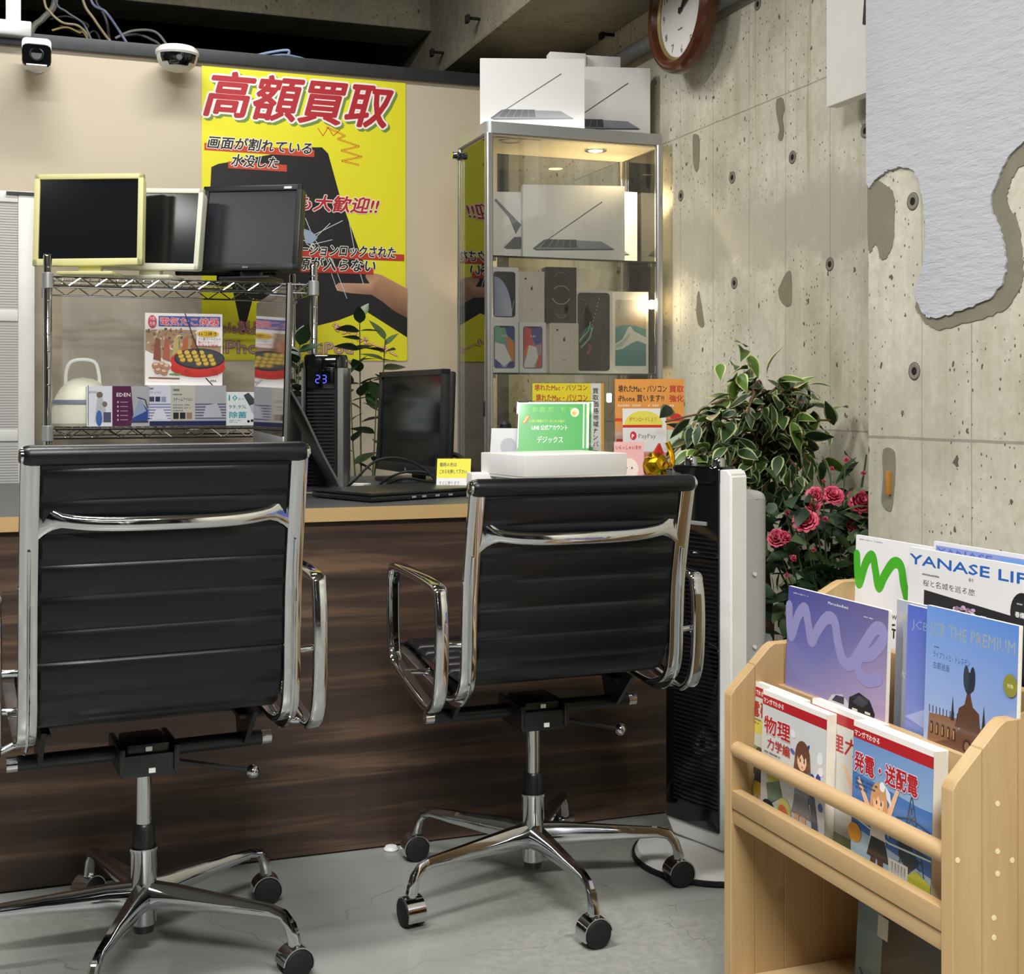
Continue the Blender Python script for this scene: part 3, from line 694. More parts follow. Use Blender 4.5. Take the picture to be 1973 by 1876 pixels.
# ================================================================== CHROME WIRE RACK
XR0, XR1, YR0, YR1 = .022, .82, 4.10, 4.47
rack_t = thing('wire_rack', 'chrome wire shelving rack holding monitors and boxes before the partition', 'shelving rack', (0, 0, 0))
pm = None
for x in (XR0, XR1):
    for y in (YR0, YR1):
        bm = BM(); lathe(bm, [(0, 0), (.0125, 0), (.0125, 1.385), (.010, 1.392), (0, 1.392)], 16)
        for k in range(8): lathe(bm, [(.0127, 1.0 + k * .05), (.0131, 1.002 + k * .05), (.0127, 1.004 + k * .05)], 16)
        o = finish('post', bm, 'chrome', rack_t, (x, y, 0)) if pm is None else link('post', pm, rack_t, (x, y, 0)); pm = o.data
for z in (1.325, .87, .35):
    sh = D2.objects.new('shelf', None); COL.objects.link(sh); sh.parent = rack_t
    bm = BM()
    for y in (YR0, YR1):
        rod(bm, (XR0, y, z), (XR1, y, z), .0032, 8); rod(bm, (XR0, y, z - .027), (XR1, y, z - .027), .0032, 8)
        n = 20; P = [(XR0 + .02 + (XR1 - XR0 - .04) * i / n, y, z - (.027 if i % 2 else 0)) for i in range(n + 1)]
        for a, b in zip(P, P[1:]): rod(bm, a, b, .0022, 6)
    for x in (XR0, XR1):
        rod(bm, (x, YR0, z), (x, YR1, z), .0032, 8); rod(bm, (x, YR0, z - .027), (x, YR1, z - .027), .0032, 8)
        n = 10; P = [(x, YR0 + .02 + (YR1 - YR0 - .04) * i / n, z - (.027 if i % 2 else 0)) for i in range(n + 1)]
        for a, b in zip(P, P[1:]): rod(bm, a, b, .0022, 6)
    finish('truss_frame', bm, 'chrome', sh)['kind'] = 'stuff'
    bm = BM()
    for i in range(30): rod(bm, (XR0 + .02 + (XR1 - XR0 - .04) * i / 29, YR0, z + .003), (XR0 + .02 + (XR1 - XR0 - .04) * i / 29, YR1, z + .003), .0018, 6)
    for y in (YR0 + .12, YR0 + .25): rod(bm, (XR0, y, z - .002), (XR1, y, z - .002), .003, 6)
    finish('wire_deck', bm, 'chrome', sh)['kind'] = 'stuff'
    for x in (XR0, XR1):
        for y in (YR0, YR1): bm = BM(); lathe(bm, [(.013, -.036), (.017, -.034), (.0165, .01), (.013, .012)], 16, (x, y, z)); finish('corner_collar', bm, 'silver_plastic', sh)
# plastic dust sheet hanging behind
bm = BM(); nx, nz = 40, 16
def shy(u, v): return 4.53 + .008 * sin(u * 9 + 2 * v) * (.4 + v) + .002 * sin(u * 31 + 7 * v) + .003 * sin(v * 14 + u * 3)
g = [[bm.verts.new((.07 + .44 * i / nx, shy(i / nx, k / nz), .75 + .56 * k / nz)) for i in range(nx + 1)] for k in range(nz + 1)]
for k in range(nz):
    for i in range(nx): bm.faces.new((g[k][i], g[k][i + 1], g[k + 1][i + 1], g[k + 1][i]))
tag(finish('plastic_sheet', bm, 'plastic_film', angle=80), 'wrinkled translucent plastic sheet hanging behind the wire rack', 'plastic sheet')

def monitor(name, label, cx, cy, zb, w, h, rz, tilt, frame, screen, bz=.022, roll=0, logo=False, group=None, depth=.045):
    t = thing(name, label, 'monitor', (cx, cy, zb), rz, group)
    hd = D2.objects.new('head', None); COL.objects.link(hd); hd.parent = t; hd.location = (0, 0, .02); hd.rotation_euler = (-tilt, roll, 0)
    bm = BM()
    for a in ((-w / 2, -w / 2 + bz, 0, h), (w / 2 - bz, w / 2, 0, h), (-w / 2, w / 2, 0, bz * 1.25), (-w / 2, w / 2, h - bz, h)): boxb(a[0], a[1], -.008, .012, a[2], a[3], .003, bm)
    finish('bezel', bm, frame, hd)
    finish('back_shell', box(BM(), (0, .012 + depth / 2, h / 2), (w - .012, depth, h - .012), .012), frame, hd)
    finish('screen', boxb(-w / 2 + bz - .002, w / 2 - bz + .002, -.002, .006, bz, h - bz + .002), screen, hd)
    if logo:
        pr = Print(.04, .02); pr.text('HP', .004, .004, .009, '#b0b2b4', bold=.02) if logo == 'hp' else pr.lines(.004, .006, .024, 1, .01, .006, '#8a8c90', 3); pr.build('logo', hd, (0, -.0085, .002))
        finish('label_sticker', boxb(w / 2 - .06, w / 2 - .035, -.0095, -.008, h - .014, h - .007), 'white_paper', hd)
    bm = boxb(-.034, .034, .015, .045, -.002, .08, .004); finish('neck', bm, frame, t)
    bm = box(BM(), (0, .03, -.005), (.17, .13, .010), .003); finish('stand_base', bm, frame, t)
    return t
zsh = 1.335 + .013
monitor('monitor', 'cream-framed flat monitor, leftmost on top of the wire rack', .138, 4.165, zsh, .335, .285, -A, .10, 'cream_plastic', 'screen_black', .017, radians(-.6))
monitor('monitor', 'ivory-framed flat monitor between the cream and the black monitors on the rack', .318, 4.23, zsh, .335, .262, -A - .12, .13, 'ivory_plastic', 'screen_black', .016, radians(1.5))
monitor('monitor', 'black flat monitor tilted back on the right of the wire rack', .622, 4.165, zsh, .335, .280, radians(-31), .15, 'black_plastic', 'screen_grey', .019, radians(.5), logo='mark')
monitor('monitor', 'black monitor edge hidden behind the tilted black monitor on the rack', .575, 4.335, zsh, .33, .27, -A, .05, 'black_matte', 'screen_black', .018)

# cartons on the lower rack shelf
def carton(name, label, x, y, z, w, h, d, rz, front, col='carton_white', cat='box', group=None, mat='print_gloss', side=None, tilt=0):
    t = thing(name, label, cat, (x, y, z), group=group, rot=(tilt, 0, rz))
    finish('carton_body', boxb(-w / 2, w / 2, 0, d, 0, h, .0015), col, t)
    pr = Print(w - .002, h - .002); front(pr, w, h); pr.build('printed_front', t, (0, -.0004, .001), mat=mat)
    if side:
        pr = Print(d - .002, h - .002); side(pr, d, h); pr.build('printed_side', t, (-w / 2 - .0004, d / 2, .001), (0, 0, -pi / 2), mat=mat)
    return t
def tako(p, w, h):
    p.rect(0, 0, w, h, '#ebe6e2'); p.rect(0, h * .15, w * .98, h * .62, '#a98e72')
    p.poly([(0, 0), (w, 0), (w, h * .3), (w * .55, h * .2), (w * .3, h * .33), (0, h * .48)], '#ece8e6')
    r = random.Random(4)
    for i in range(70): p.ell(r.uniform(.02, .68) * w, r.uniform(.48, .78) * h, r.uniform(.01, .035) * w, r.uniform(.008, .02) * w, r.choice(['#c8b48c', '#7b6a4a', '#d8c8b0', '#5d5a44', '#b07858', '#8e8f78', '#b7604a']), 8, r.uniform(0, 3))
    for i in range(5): p.poly([(w * (.1 + .12 * i), h * .36), (w * (.13 + .12 * i), h * .66), (w * (.19 + .12 * i), h * .64), (w * (.2 + .11 * i), h * .33)], ['#8a5040', '#a8604a', '#b9a86a', '#b06038', '#94583c'][i])
    p.rect(w * .66, h * .55, w * .34, h * .28, '#ebe6e4')
    p.ell(w * .68, h * .24, w * .36, h * .13, '#c2342c'); p.ell(w * .68, h * .34, w * .36, h * .17, '#cc3a30'); p.ell(w * .7, h * .37, w * .33, h * .145, '#2b2c31', 28); p.ell(w * .7, h * .375, w * .31, h * .13, '#44464d', 28)
    for k in (-.2, .16): p.poly([(w * (.7 + k), h * .14), (w * (.78 + k), h * .14), (w * (.76 + k), h * .22), (w * (.7 + k), h * .22)], '#b43028')
    for i in range(4):
        for j in range(5):
            if (i, j) in ((0, 0), (0, 1), (3, 4)): continue
            x, y = w * (.5 + .095 * j - .02 * i), h * (.30 + .05 * i); p.ell(x, y, w * .04, h * .035, '#9c7a2c', 10); p.ell(x, y + h * .008, w * .034, h * .03, '#d8b84e', 10)
    for x, y in ((.16, .2), (.24, .18), (.13, .27), (.21, .28), (.27, .25)): p.ell(w * x, h * y, w * .05, h * .048, '#b08068', 12); p.ell(w * x, h * (y + .02), w * .03, h * .02, '#dcc0a0', 10)
    p.ell(w * .38, h * .15, w * .08, h * .015, '#6a9448'); p.line([(w * .04, h * .1), (w * .44, h * .09)], h * .02, '#8a5a44')
    p.rect(w * .17, h * .82, w * .8, h * .14, '#4a58a8'); p.ell(w * .09, h * .88, w * .055, h * .09, '#c8405c'); p.text('大阪', w * .055, h * .9, h * .06, '#f4eaea', wid=w * .07); p.text('名物', w * .055, h * .83, h * .06, '#f4eaea', wid=w * .07)
    p.text('電気たこ焼器', w * .19, h * .84, h * .12, '#d83a40', wid=w * .76, bold=.018, outline='#f6e9ee', ow=.028)
    p.ell(w * .81, h * .72, w * .145, h * .045, '#e0b428'); p.text('16コ焼き', w * .81, h * .695, h * .06, '#3a2418', align='C', wid=w * .23, bold=.02)
    p.text('フッ素コートだから', w * .68, h * .63, h * .04, '#4a5a68', wid=w * .3); p.text('焦げつきにくい', w * .68, h * .585, h * .04, '#c83c3c', wid=w * .27); p.text('お手入れ簡単', w * .68, h * .54, h * .04, '#c83c3c', wid=w * .26)
    p.line([(w * .51, h), (w * .62, h * .66), (w * .71, h * .42)], .003, '#222'); p.line([(w * .78, h * .1), (w * .87, h * .0)], .003, '#222'); p.lines(w * .84, h * .05, w * .13, 1, .01, .006, '#888')
carton('grill_box', 'white box picturing a red round octopus-ball grill, on the rack', .42, 4.13, 1.003, .232, .222, .2, radians(-3), tako)
def eden(p, w, h):
    p.rect(0, 0, w, h, '#a8a4a8'); p.rect(0, 0, w * .42, h, '#dcdde6'); p.rect(w * .4, 0, w * .37, h, '#521a44')
    p.rect(w * .015, h * .02, w * .01, h, '#521a44'); p.poly([(w * .7, h), (w, h), (w, 0), (w * .7, 0), (w * .74, h * .3)], '#aaa8ae')
    p.poly([(w * .7, h * .12), (w * .97, h * .12), (w * .98, h * .4), (w * .86, h * .62), (w * .8, h * .42)], '#2c4a90'); p.poly([(w * .72, h * .2), (w * .95, h * .38), (w * .84, h * .7)], '#8c9cb8'); p.line([(w * .8, h * .72), (w * .93, h * .66), (w * .97, h * .45)], .004, '#3a4450')
    p.rect(w * .68, h * .08, w * .3, h * .05, '#3c3e4c')
    p.text('EDEN', w * .47, h * .74, h * .13, '#eadfe8', wid=w * .22, bold=.02); p.text('EDEN', w * .03, h * .82, h * .08, '#6a6880', wid=w * .13)
    for i in range(5): p.ell(w * .49, h * (.6 - .11 * i), w * .012, h * .025, '#d8c8d8', 8); p.rect(w * .53, h * (.59 - .11 * i), w * .12, h * .02, '#a890a4')
    p.ell(w * .2, h * .78, w * .05, h * .08, '#6e665e'); p.poly([(w * .12, h * .1), (w * .16, h * .7), (w * .24, h * .72), (w * .3, h * .4), (w * .28, h * .1)], '#b8bac2'); p.ell(w * .28, h * .55, w * .04, h * .07, '#7a6c60'); p.ell(w * .19, h * .2, w * .05, h * .2, '#3c68a4', 14); p.rect(w * .26, h * .1, w * .12, h * .25, '#50526c')
carton('iron_box', 'purple and white EDEN steam iron box on the lower rack shelf', .224, 4.115, .877, .182, .122, .1, 0, eden)
def iron(p, w, h):
    p.rect(0, 0, w, h, '#b8b6ae'); p.rect(0, 0, w * .29, h, '#ced0de'); p.rect(w * .6, 0, w * .4, h, '#a9aab2'); p.rect(0, 0, w, h * .12, '#23254c')
    for i in range(6):
        y = h * (.17 + .07 * i)
        p.rect(0, y, w * .29, h * .025, '#7478a4'); p.rect(w * .6, y, w * .4, h * .028, '#54587c')
    p.poly([(w * .05, h * .16), (w * .1, h * .4), (w * .19, h * .42), (w * .25, h * .16)], '#d4d6e2'); p.poly([(w * .7, h * .2), (w * .74, h * .5), (w * .88, h * .56), (w * .93, h * .36), (w * .95, h * .2)], '#b4b6c2')
    p.rect(w * .29, h * .14, w * .31, h * .86, '#bbb8ae'); p.text('スチームアイロン', w * .32, h * .62, h * .09, '#2a2c34', wid=w * .25, bold=.02); p.lines(w * .32, h * .76, w * .17, 1, .01, h * .035, '#555', 2); p.rect(w * .32, h * .86, w * .08, h * .05, '#6a6c70')
    p.lines(w * .32, h * .5, w * .24, 3, h * .07, h * .035, '#74747a', 8)
    for i, c in enumerate(('#23242c', '#1c1d28', '#93786e')): p.rect(w * (.32 + .085 * i), h * .17, w * .07, h * .16, c)
    for i, c in enumerate(('#40425a', '#32344c', '#8c8eaa')): p.rect(w * (.02 + .075 * i), h * .6, w * .06, h * .12, c)
    p.rect(w * .02, h * .9, w * .05, h * .04, '#7a7c88'); p.text('スチームアイロン', w * .03, h * .8, h * .06, '#5a5c66', wid=w * .14)
carton('iron_box', 'grey and white steam iron box under the grill box on the rack', .428, 4.115, .877, .236, .125, .11, 0, iron)
def jokin(p, w, h):
    p.rect(0, 0, w, h, '#dfe5e6'); p.text('10', w * .1, h * .74, h * .24, '#2e8a9c', wid=w * .3, bold=.02); p.text('秒で', w * .44, h * .75, h * .09, '#2e8a9c')
    p.text('99.9%', w * .1, h * .5, h * .16, '#4a7c88', wid=w * .62, bold=.01); p.text('除菌', w * .12, h * .24, h * .2, '#3aa0ac', wid=w * .6, bold=.03)
    p.poly([(w * .62, h * .9), (w * .8, h * .98), (w, h * .8), (w, h * .62), (w * .86, h * .55)], '#3c4048'); p.poly([(w * .85, h * .6), (w, h * .64), (w, h * .3), (w * .9, h * .42)], '#b0b8c0'); p.lines(w * .12, h * .14, w * .5, 2, h * .06, h * .03, '#8a9498'); p.ell(w * .8, h * .12, w * .05, h * .04, '#111'); p.ell(w * .93, h * .14, w * .05, h * .04, '#111')
carton('sanitizer_box', 'small white box with blue-green 99.9% sanitizer lettering on the rack', .59, 4.12, .877, .088, .105, .06, radians(4), jokin)
# dark tray that carries the grill box on the iron box

# white humidifier-like vacuum bucket with a handle
t = thing('steam_cleaner', 'bulbous white appliance with an arched carrying handle at the left of the rack shelf', 'appliance', (.128, 4.28, .876))
bm = BM(); lathe(bm, [(0, 0), (.088, 0), (.094, .01), (.093, .05), (.086, .085), (.070, .115), (.05, .137), (.03, .148), (0, .152)], 36); finish('body', bm, 'ivory_plastic', t)
bm = BM(); lathe(bm, [(.0945, .07), (.0935, .076), (.092, .082)], 36); M('grey_line', '#74788c', .5); finish('trim_line', bm, 'grey_line', t)
bm = BM(); sweep(bm, smooth([(-.052, 0, .125), (-.05, 0, .17), (-.036, 0, .2), (0, 0, .208), (.034, 0, .2), (.046, 0, .168), (.05, 0, .125)], 5), rrect(.022, .012, .005), (0, 1, 0)); finish('handle', bm, 'white_plastic', t)
bm = BM(); box(bm, (.03, -.091, .055), (.03, .004, .014), .002, radians(18)); finish('button', bm, 'silver_plastic', t)

# ================================================================== DESK
XD0, XD1, YD0, YD1, ZD = -2.4, 1.50, 2.69, 3.78, .732
desk = thing('reception_desk', 'long reception desk with a dark walnut front, grey-black top and pale wood edge', 'desk', (0, 0, 0))
finish('worktop', boxb(XD0, XD1, YD0, YD1, ZD - .028, ZD), 'worktop', desk)
finish('edge_band', boxb(XD0, XD1, YD0 - .003, YD0 - .0001, ZD - .0285, ZD + .0002), 'maple_edge', desk)
finish('front_panel', boxb(XD0, 1.372, YD0 + .015, YD0 + .035, 0.004, ZD - .029), 'walnut_laminate', desk)
finish('side_panel', boxb(1.352, 1.372, YD0 + .036, YD1 - .02, 0.004, ZD - .029), 'walnut_laminate', desk)
finish('rear_panel', boxb(XD0, 1.35, YD1 - .04, YD1 - .02, 0.004, ZD - .029), 'black_matte', desk)
p = onV(750, 1626, 2.70)
bm = BM(); lathe(bm, [(0, 0), (.014, 0), (.016, .003), (.012, .009), (0, .011)], 16, (p.x, 2.685, 0)); tag(finish('floor_stopper', bm, 'white_plastic'), 'small white button stopper on the floor at the foot of the dark wood panel', 'stopper')

# all-in-one computer seen nearly edge on
px, py, qx, qy = .507, 2.86, .54, 3.495
dirx, diry = qx - px, qy - py; L = math.hypot(dirx, diry); ang = math.atan2(-diry, -dirx)   # local +x from far edge to near edge
t = thing('desktop_computer', 'large silver all-in-one computer standing sideways on the desk, black screen to the left', 'computer', ((px + qx) / 2, (py + qy) / 2, ZD), ang)
sc_ = D2.objects.new('display', None); COL.objects.link(sc_); sc_.parent = t; sc_.location = (0, 0, .075); sc_.rotation_euler = (radians(-1.5), 0, 0)
sgn = -1   # screen faces the local -Y side
finish('screen', boxb(-L / 2 + .003, L / 2 - .003, -.006, -.003, .07, .409), 'black_gloss', sc_)
finish('chin', boxb(-L / 2, L / 2, -.006, .0, 0, .07, .001), 'aluminium', sc_)
bm = boxb(-L / 2, L / 2, -.0035, .004, 0, .41, .001)
n = 10; prism(bm, [(-L / 2, .004)] + [(-L / 2 + L * i / n, .004 + .032 * sin(pi * i / n) ** .8) for i in range(1, n)] + [(L / 2, .004)], 'Z', .002, .408); finish('back_shell', bm, 'space_grey', sc_)
P = smooth([(0, .035, .26), (0, .07, .20), (0, .12, .095), (0, .155, .03), (0, .158, .012), (0, .14, .004), (0, .0, .004), (0, -.035, .004)], 6)
bm = BM(); sweep(bm, P, rrect(.19, .007, .003), (1, 0, 0)); finish('stand', bm, 'space_grey', t)

# small speaker
p = onV(582, 770, 3.72)
t = thing('desk_speaker', 'small black rounded speaker with a white front behind the computer stand', 'speaker', (p.x + .005, 3.70, ZD), radians(40))
bm = BM(); sweep(bm, smooth([(0, 0, .0), (0, 0, .12), (0, 0, .19), (0, 0, .225), (0, 0, .236)], 4), rrect(.075, .09, .03, 4), (1, 0, 0), scales=[1 - max(0, (i - 7) / 9) ** 2 * .6 for i in range(17)]); finish('cabinet', bm, 'black_plastic', t)
bm = BM(); prism(bm, [(x, z) for x, z in [(-.03, .02), (.03, .02), (.03, .11), (.018, .14), (-.018, .14), (-.03, .11)]], 'Y', -.049, -.044); finish('front_plate', bm, 'white_plastic', t)
bm = BM(); lathe(bm, [(0, .0), (.014, .002), (.02, .006), (.022, .008), (.0235, .004)], 24, (0, -.049, .055), R=RB); M('cone_dark', '#55585a', .5); finish('driver_cone', bm, 'cone_dark', t)

# tower heater with a blue 23
t = thing('tower_fan_heater', 'black and silver tower heater on the desk with a glowing blue 23', 'heater', (.70, 3.335, ZD), radians(-14))
bm = BM(); sweep(bm, [(0, 0, .0), (0, 0, .32)], [(x, y) for x, y in rrect(.108, .12, .03, 4)], (1, 0, 0)); finish('housing', bm, 'black_plastic', t)
bm = BM(); sweep(bm, [(0, -.004, .31), (0, -.004, .336), (0, -.004, .342)], rrect(.112, .13, .032, 4), (1, 0, 0), scales=[1, 1, .95]); finish('top_cap', bm, 'black_gloss', t)
bm = BM()
for i in range(26): boxb(-.046, .022, -.0675, -.058, .012 + i * .0092, .012 + i * .0092 + .0045, 0, bm)
finish('grille_slats', bm, 'black_matte', t)['kind'] = 'stuff'
finish('display_window', boxb(-.046, .024, -.066, -.058, .255, .318, .002), 'black_gloss', t)
bm = BM()
seg = {'a': (0, 2, 1, 2), 'b': (1, 2, 1, 1), 'c': (1, 1, 1, 0), 'd': (0, 0, 1, 0), 'e': (0, 1, 0, 0), 'f': (0, 2, 0, 1), 'g': (0, 1, 1, 1)}
for k, on in enumerate(('abged', 'abgcd')):
    for s_ in on:
        a, b, c, d = seg[s_]; x0, z0, x1, z1 = [v * .0095 for v in (a, b, c, d)]
        ox, oz = -.024 + k * .0165, .270
        hor = b == d
        xa, xb = min(x0, x1), max(x0, x1); za, zb = min(z0, z1), max(z0, z1)
        if hor: boxb(ox + xa + .0014, ox + xb - .0014, -.0672, -.0662, oz + za - .0008, oz + za + .0008, 0, bm)
        else: boxb(ox + xa - .0008, ox + xa + .0008, -.0672, -.0662, oz + za + .0014, oz + zb - .0014, 0, bm)
finish('digits', bm, 'led_blue', t)
bm = BM(); P = [(.03 + .001, -.066), (.045, -.063), (.056, -.05), (.062, -.02), (.062, .04), (.052, .06), (.05, .06), (.056, .03), (.055, -.02), (.05, -.045), (.04, -.056), (.031, -.06)]
prism(bm, P, 'Z', .004, .308); finish('silver_side', bm, 'brushed_silver', t)
bm = BM(); prism(bm, [(-x, y) for x, y in [(.05, -.062), (.062, -.04), (.062, .04), (.056, .04), (.055, -.03), (.049, -.055)]], 'Z', .004, .308); finish('silver_side', bm, 'brushed_silver', t)

# HP monitor
mx, my = (.977 + .93) / 2, (3.21 + 3.69) / 2
t = thing('monitor', 'black HP flat monitor turned aside on the desk behind the closed laptop', 'monitor', (mx, my, ZD), math.atan2(3.21 - 3.69, .977 - .93))
hd = D2.objects.new('head', None); COL.objects.link(hd); hd.parent = t; hd.location = (0, 0, .025); hd.rotation_euler = (radians(-2), 0, 0)
W_, H_ = .49, .282
bm = BM()
for a in ((-W_ / 2, -W_ / 2 + .016, 0, H_), (W_ / 2 - .016, W_ / 2, 0, H_), (-W_ / 2, W_ / 2, 0, .026), (-W_ / 2, W_ / 2, H_ - .016, H_)): boxb(a[0], a[1], -.008, .012, a[2], a[3], .002, bm)
finish('bezel', bm, 'black_plastic', hd); finish('screen', boxb(-W_ / 2 + .015, W_ / 2 - .015, -.002, .004, .025, H_ - .015), 'screen_black', hd)
finish('back_shell', box(BM(), (0, .022, H_ / 2), (W_ - .01, .02, H_ - .01), .008), 'black_plastic', hd)
pr = Print(.03, .015); pr.text('hp', .004, .003, .012, '#aeb1b5', bold=.02); pr.build('logo', hd, (0, -.0084, .004))
bm = boxb(-.03, .03, .02, .04, .004, .12, .003); box(bm, (0, .03, .006), (.22, .18, .012), .004); finish('stand', bm, 'black_plastic', t)
bm = BM(); tube(bm, smooth([(1.075, 3.45, ZD + .006), (1.06, 3.44, ZD + .06), (1.075, 3.42, ZD + .075), (1.10, 3.38, ZD + .05), (1.12, 3.36, ZD + .006)], 6), .008, 8); tag(finish('power_cord', bm, 'rubber'), 'thick black cord arching over behind the black HP monitor', 'cord')

# closed laptop: corners measured on the desk
lc = [Vector((.668, 3.02, 0)), Vector((.655, 2.73, 0)), Vector((.90, 2.86, 0)), Vector((.85, 3.2, 0))]
t = thing('laptop', 'closed black laptop lying on the desk before the HP monitor', 'laptop', (.79, 2.955, ZD), radians(24))
finish('base', box(BM(), (0, 0, .0075), (.33, .225, .011), .003), 'black_plastic', t)
finish('lid', box(BM(), (0, 0, .0175), (.33, .225, .007), .003), 'black_plastic', t)
for x in (-.05, -.02, .02, .06): finish('port', boxb(x, x + .012, -.1132, -.1118, .005, .0095), 'silver_plastic', t)
for x in (-.13, .13):
    for y in (-.08, .08): finish('rubber_foot', boxb(x - .02, x + .02, y - .004, y + .004, 0, .003), 'rubber', t)
# white plug adaptor, white clip, cables, white paper
p = Vector((.985, 2.93, ZD))
t = thing('plug_adapter', 'small white plug adaptor standing upright on the desk beside the laptop', 'adapter', p, radians(10))
bm = box(BM(), (0, 0, .012), (.042, .024, .024), .004); finish('body', bm, 'white_plastic', t)
bm = BM(); lathe(bm, [(0, .024), (.0035, .024), (.0035, .040), (.0028, .043), (0, .044)], 12); finish('stub', bm, 'white_plastic', t)
for i, (lab, P) in enumerate((('black cable arching from the tower heater over the laptop', [(.70, 3.13, ZD + .006), (.72, 3.10, ZD + .03), (.77, 3.10, ZD + .075), (.83, 3.1, ZD + .083), (.89, 3.1, ZD + .06), (.92, 3.09, ZD + .03), (.93, 3.08, ZD + .006)]),
                              ('black cable making a low loop behind the laptop', [(.80, 3.2, ZD + .006), (.83, 3.16, ZD + .035), (.87, 3.14, ZD + .047), (.92, 3.12, ZD + .04), (.95, 3.12, ZD + .01), (.9, 3.18, ZD + .006)]),
                              ('thin black cable trailing under the HP monitor', [(.82, 3.22, ZD + .005), (.86, 3.15, ZD + .03), (.93, 3.13, ZD + .02), (.99, 3.16, ZD + .03), (1.03, 3.2, ZD + .005)]))):
    bm = BM(); tube(bm, smooth(P, 7), .0032, 8); tag(finish('cable', bm, 'rubber'), lab, 'cable')
bm = BM(); prism(bm, [(.74, 3.38), (.80, 3.34), (.83, 3.38), (.77, 3.43)], 'Z', ZD, ZD + .004); tag(finish('paper_note', bm, 'white_paper'), 'crumpled white paper lying at the foot of the desk plant', 'paper')
# black mouse at far left
t = thing('computer_mouse', 'black computer mouse on the desk at the far left edge', 'mouse', (.035, 2.93, ZD), radians(30))
bm = BM(); sweep(bm, smooth([(-.05, 0, .012), (-.04, 0, .014), (0, 0, .016), (.035, 0, .013), (.05, 0, .01)], 4), rrect(.058, .03, .012, 3), (0, 1, 0), scales=[.5 + .5 * sin(pi * (i + 3) / 22) for i in range(17)]); finish('shell', bm, 'black_plastic', t)
bm = BM(); rod(bm, (.03, -.004, .026), (.03, .004, .026), .006); finish('wheel', bm, 'rubber', t)

def stand_card(name, label, px_, w, h, tilt, rz, front, V=None, thick=.004, cat='sign', mat='print_gloss', cover=True, z=ZD, group=None):
    t = thing(name, label, cat, (px_[0], px_[1], z), group=group)
    s = D2.objects.new('card', None); COL.objects.link(s); s.parent = t; s.rotation_euler = (-tilt, 0, rz)
    pr = Print(w, h); front(pr, w, h); pr.build('printed_front', s, (0, -.001, 0), mat=mat)
    finish('card_board', boxb(-w / 2, w / 2, 0, .0015, 0, h), 'white_paper', s)
    if cover: finish('acrylic_holder', boxb(-w / 2 - .004, w / 2 + .004, .002, .005, 0, h + .004), 'acrylic', s)
    bm = BM(); box(bm, (0, .03, .001), (w * .9, .07, .002), 0, rz); finish('foot', bm, 'acrylic', t)
    return t
def yellow_note(p, w, h):
    p.rect(0, 0, w, h, '#e4e3e0'); p.rect(0, h * .45, w, h * .55, '#e8e02a')
    p.text('御用の方は', w * .08, h * .78, h * .13, '#2a2410', wid=w * .5, bold=.02); p.text('こちらを押して下さい', w * .08, h * .58, h * .13, '#2a2410', wid=w * .8, bold=.02)
    p.text('すぐに参ります', w * .08, h * .26, h * .12, '#3a3a38', wid=w * .6); p.text('お待ち下さい', w * .08, h * .1, h * .12, '#3a3a38', wid=w * .55)
q = RC((868 - CX) / F * 3.12, 3.12)
stand_card('desk_notice', 'small yellow and white leaning notice on the desk beside the black laptop', (q.x + .006, q.y), .082, .088, .32, radians(-24), yellow_note, mat='print_matte')
# cartons on the desk
t = thing('phone_charger_box', 'small white box low on the desk under the yellow notice', 'box', (.925 + .04, 2.80, ZD), radians(-8))
finish('carton_body', box(BM(), (0, .03, .03), (.085, .07, .058), .002), 'carton_white', t)
bm = boxb(-.004, -.001, -.0056, -.005, .02, .034); finish('black_mark', bm, 'black_plastic', t)
def lid_box(name, label, x, y, z, w, d, h, rz, group=None, lid=.7):
    t = thing(name, label, 'box', (x, y, z), rz, group)
    finish('carton_base', box(BM(), (0, 0, h * .25), (w - .003, d - .003, h * .5), .002), 'carton_white', t)
    finish('carton_lid', box(BM(), (0, 0, h * .52 + h * .03), (w, d, h * .9), .0025), 'carton_white', t)
    return t
q = RC(.095, 2.97)
lid_box('white_carton', 'long flat white carton, lower of the two stacked on the desk behind the right chair', q.x + .012, q.y, ZD, .27, .20, .052, radians(7))
lid_box('white_carton', 'long flat white carton, upper of the two stacked on the desk behind the right chair', q.x, q.y, ZD + .053, .27, .20, .053, radians(10))

def green_card(p, w, h):
    p.rect(0, 0, w, h, '#e6ece4'); p.rect(w * .015, h * .0, w * .9, h * .97, '#3fae4c'); p.rect(w * .935, 0, w * .03, h * .97, '#47b254')
    for i, x in enumerate((.2, .3, .42, .6, .72)): p.text('お友だち'[i % 4], w * x, h * .8, h * .13, '#7ed03c', bold=.02)
    p.text('お得な情報やクーポンをお届け', w * .16, h * .56, h * .07, '#b8e03a', wid=w * .5, bold=.02); p.text('LINE 公式アカウント', w * .2, h * .40, h * .12, '#f2f6f0', wid=w * .5, bold=.02)
    p.text('デジックス', w * .28, h * .12, h * .16, '#f2f6f0', wid=w * .36, bold=.01)
    p.poly([(w * .06, h * .55), (w * .13, h * .72), (w * .17, h * .68), (w * .1, h * .52)], '#d8502c'); p.line([(w * .08, h * .55), (w * .14, h * .7)], .004, '#f2d040')
    p.ell(w * .8, h * .78, w * .06, h * .1, '#e8e4cc'); p.ell(w * .79, h * .76, w * .03, h * .05, '#e0b848')
q = RC((1063 - CX) / F * 3.21, 3.21)
def green_face(p, w, h):
    p.rect(0, 0, w, h * .5, '#3fae4c'); o = len(p.v); green_card(p, w, h * .52)
    p.v[o:] = [(a, b, c + h * .48) for a, b, c in p.v[o:]]
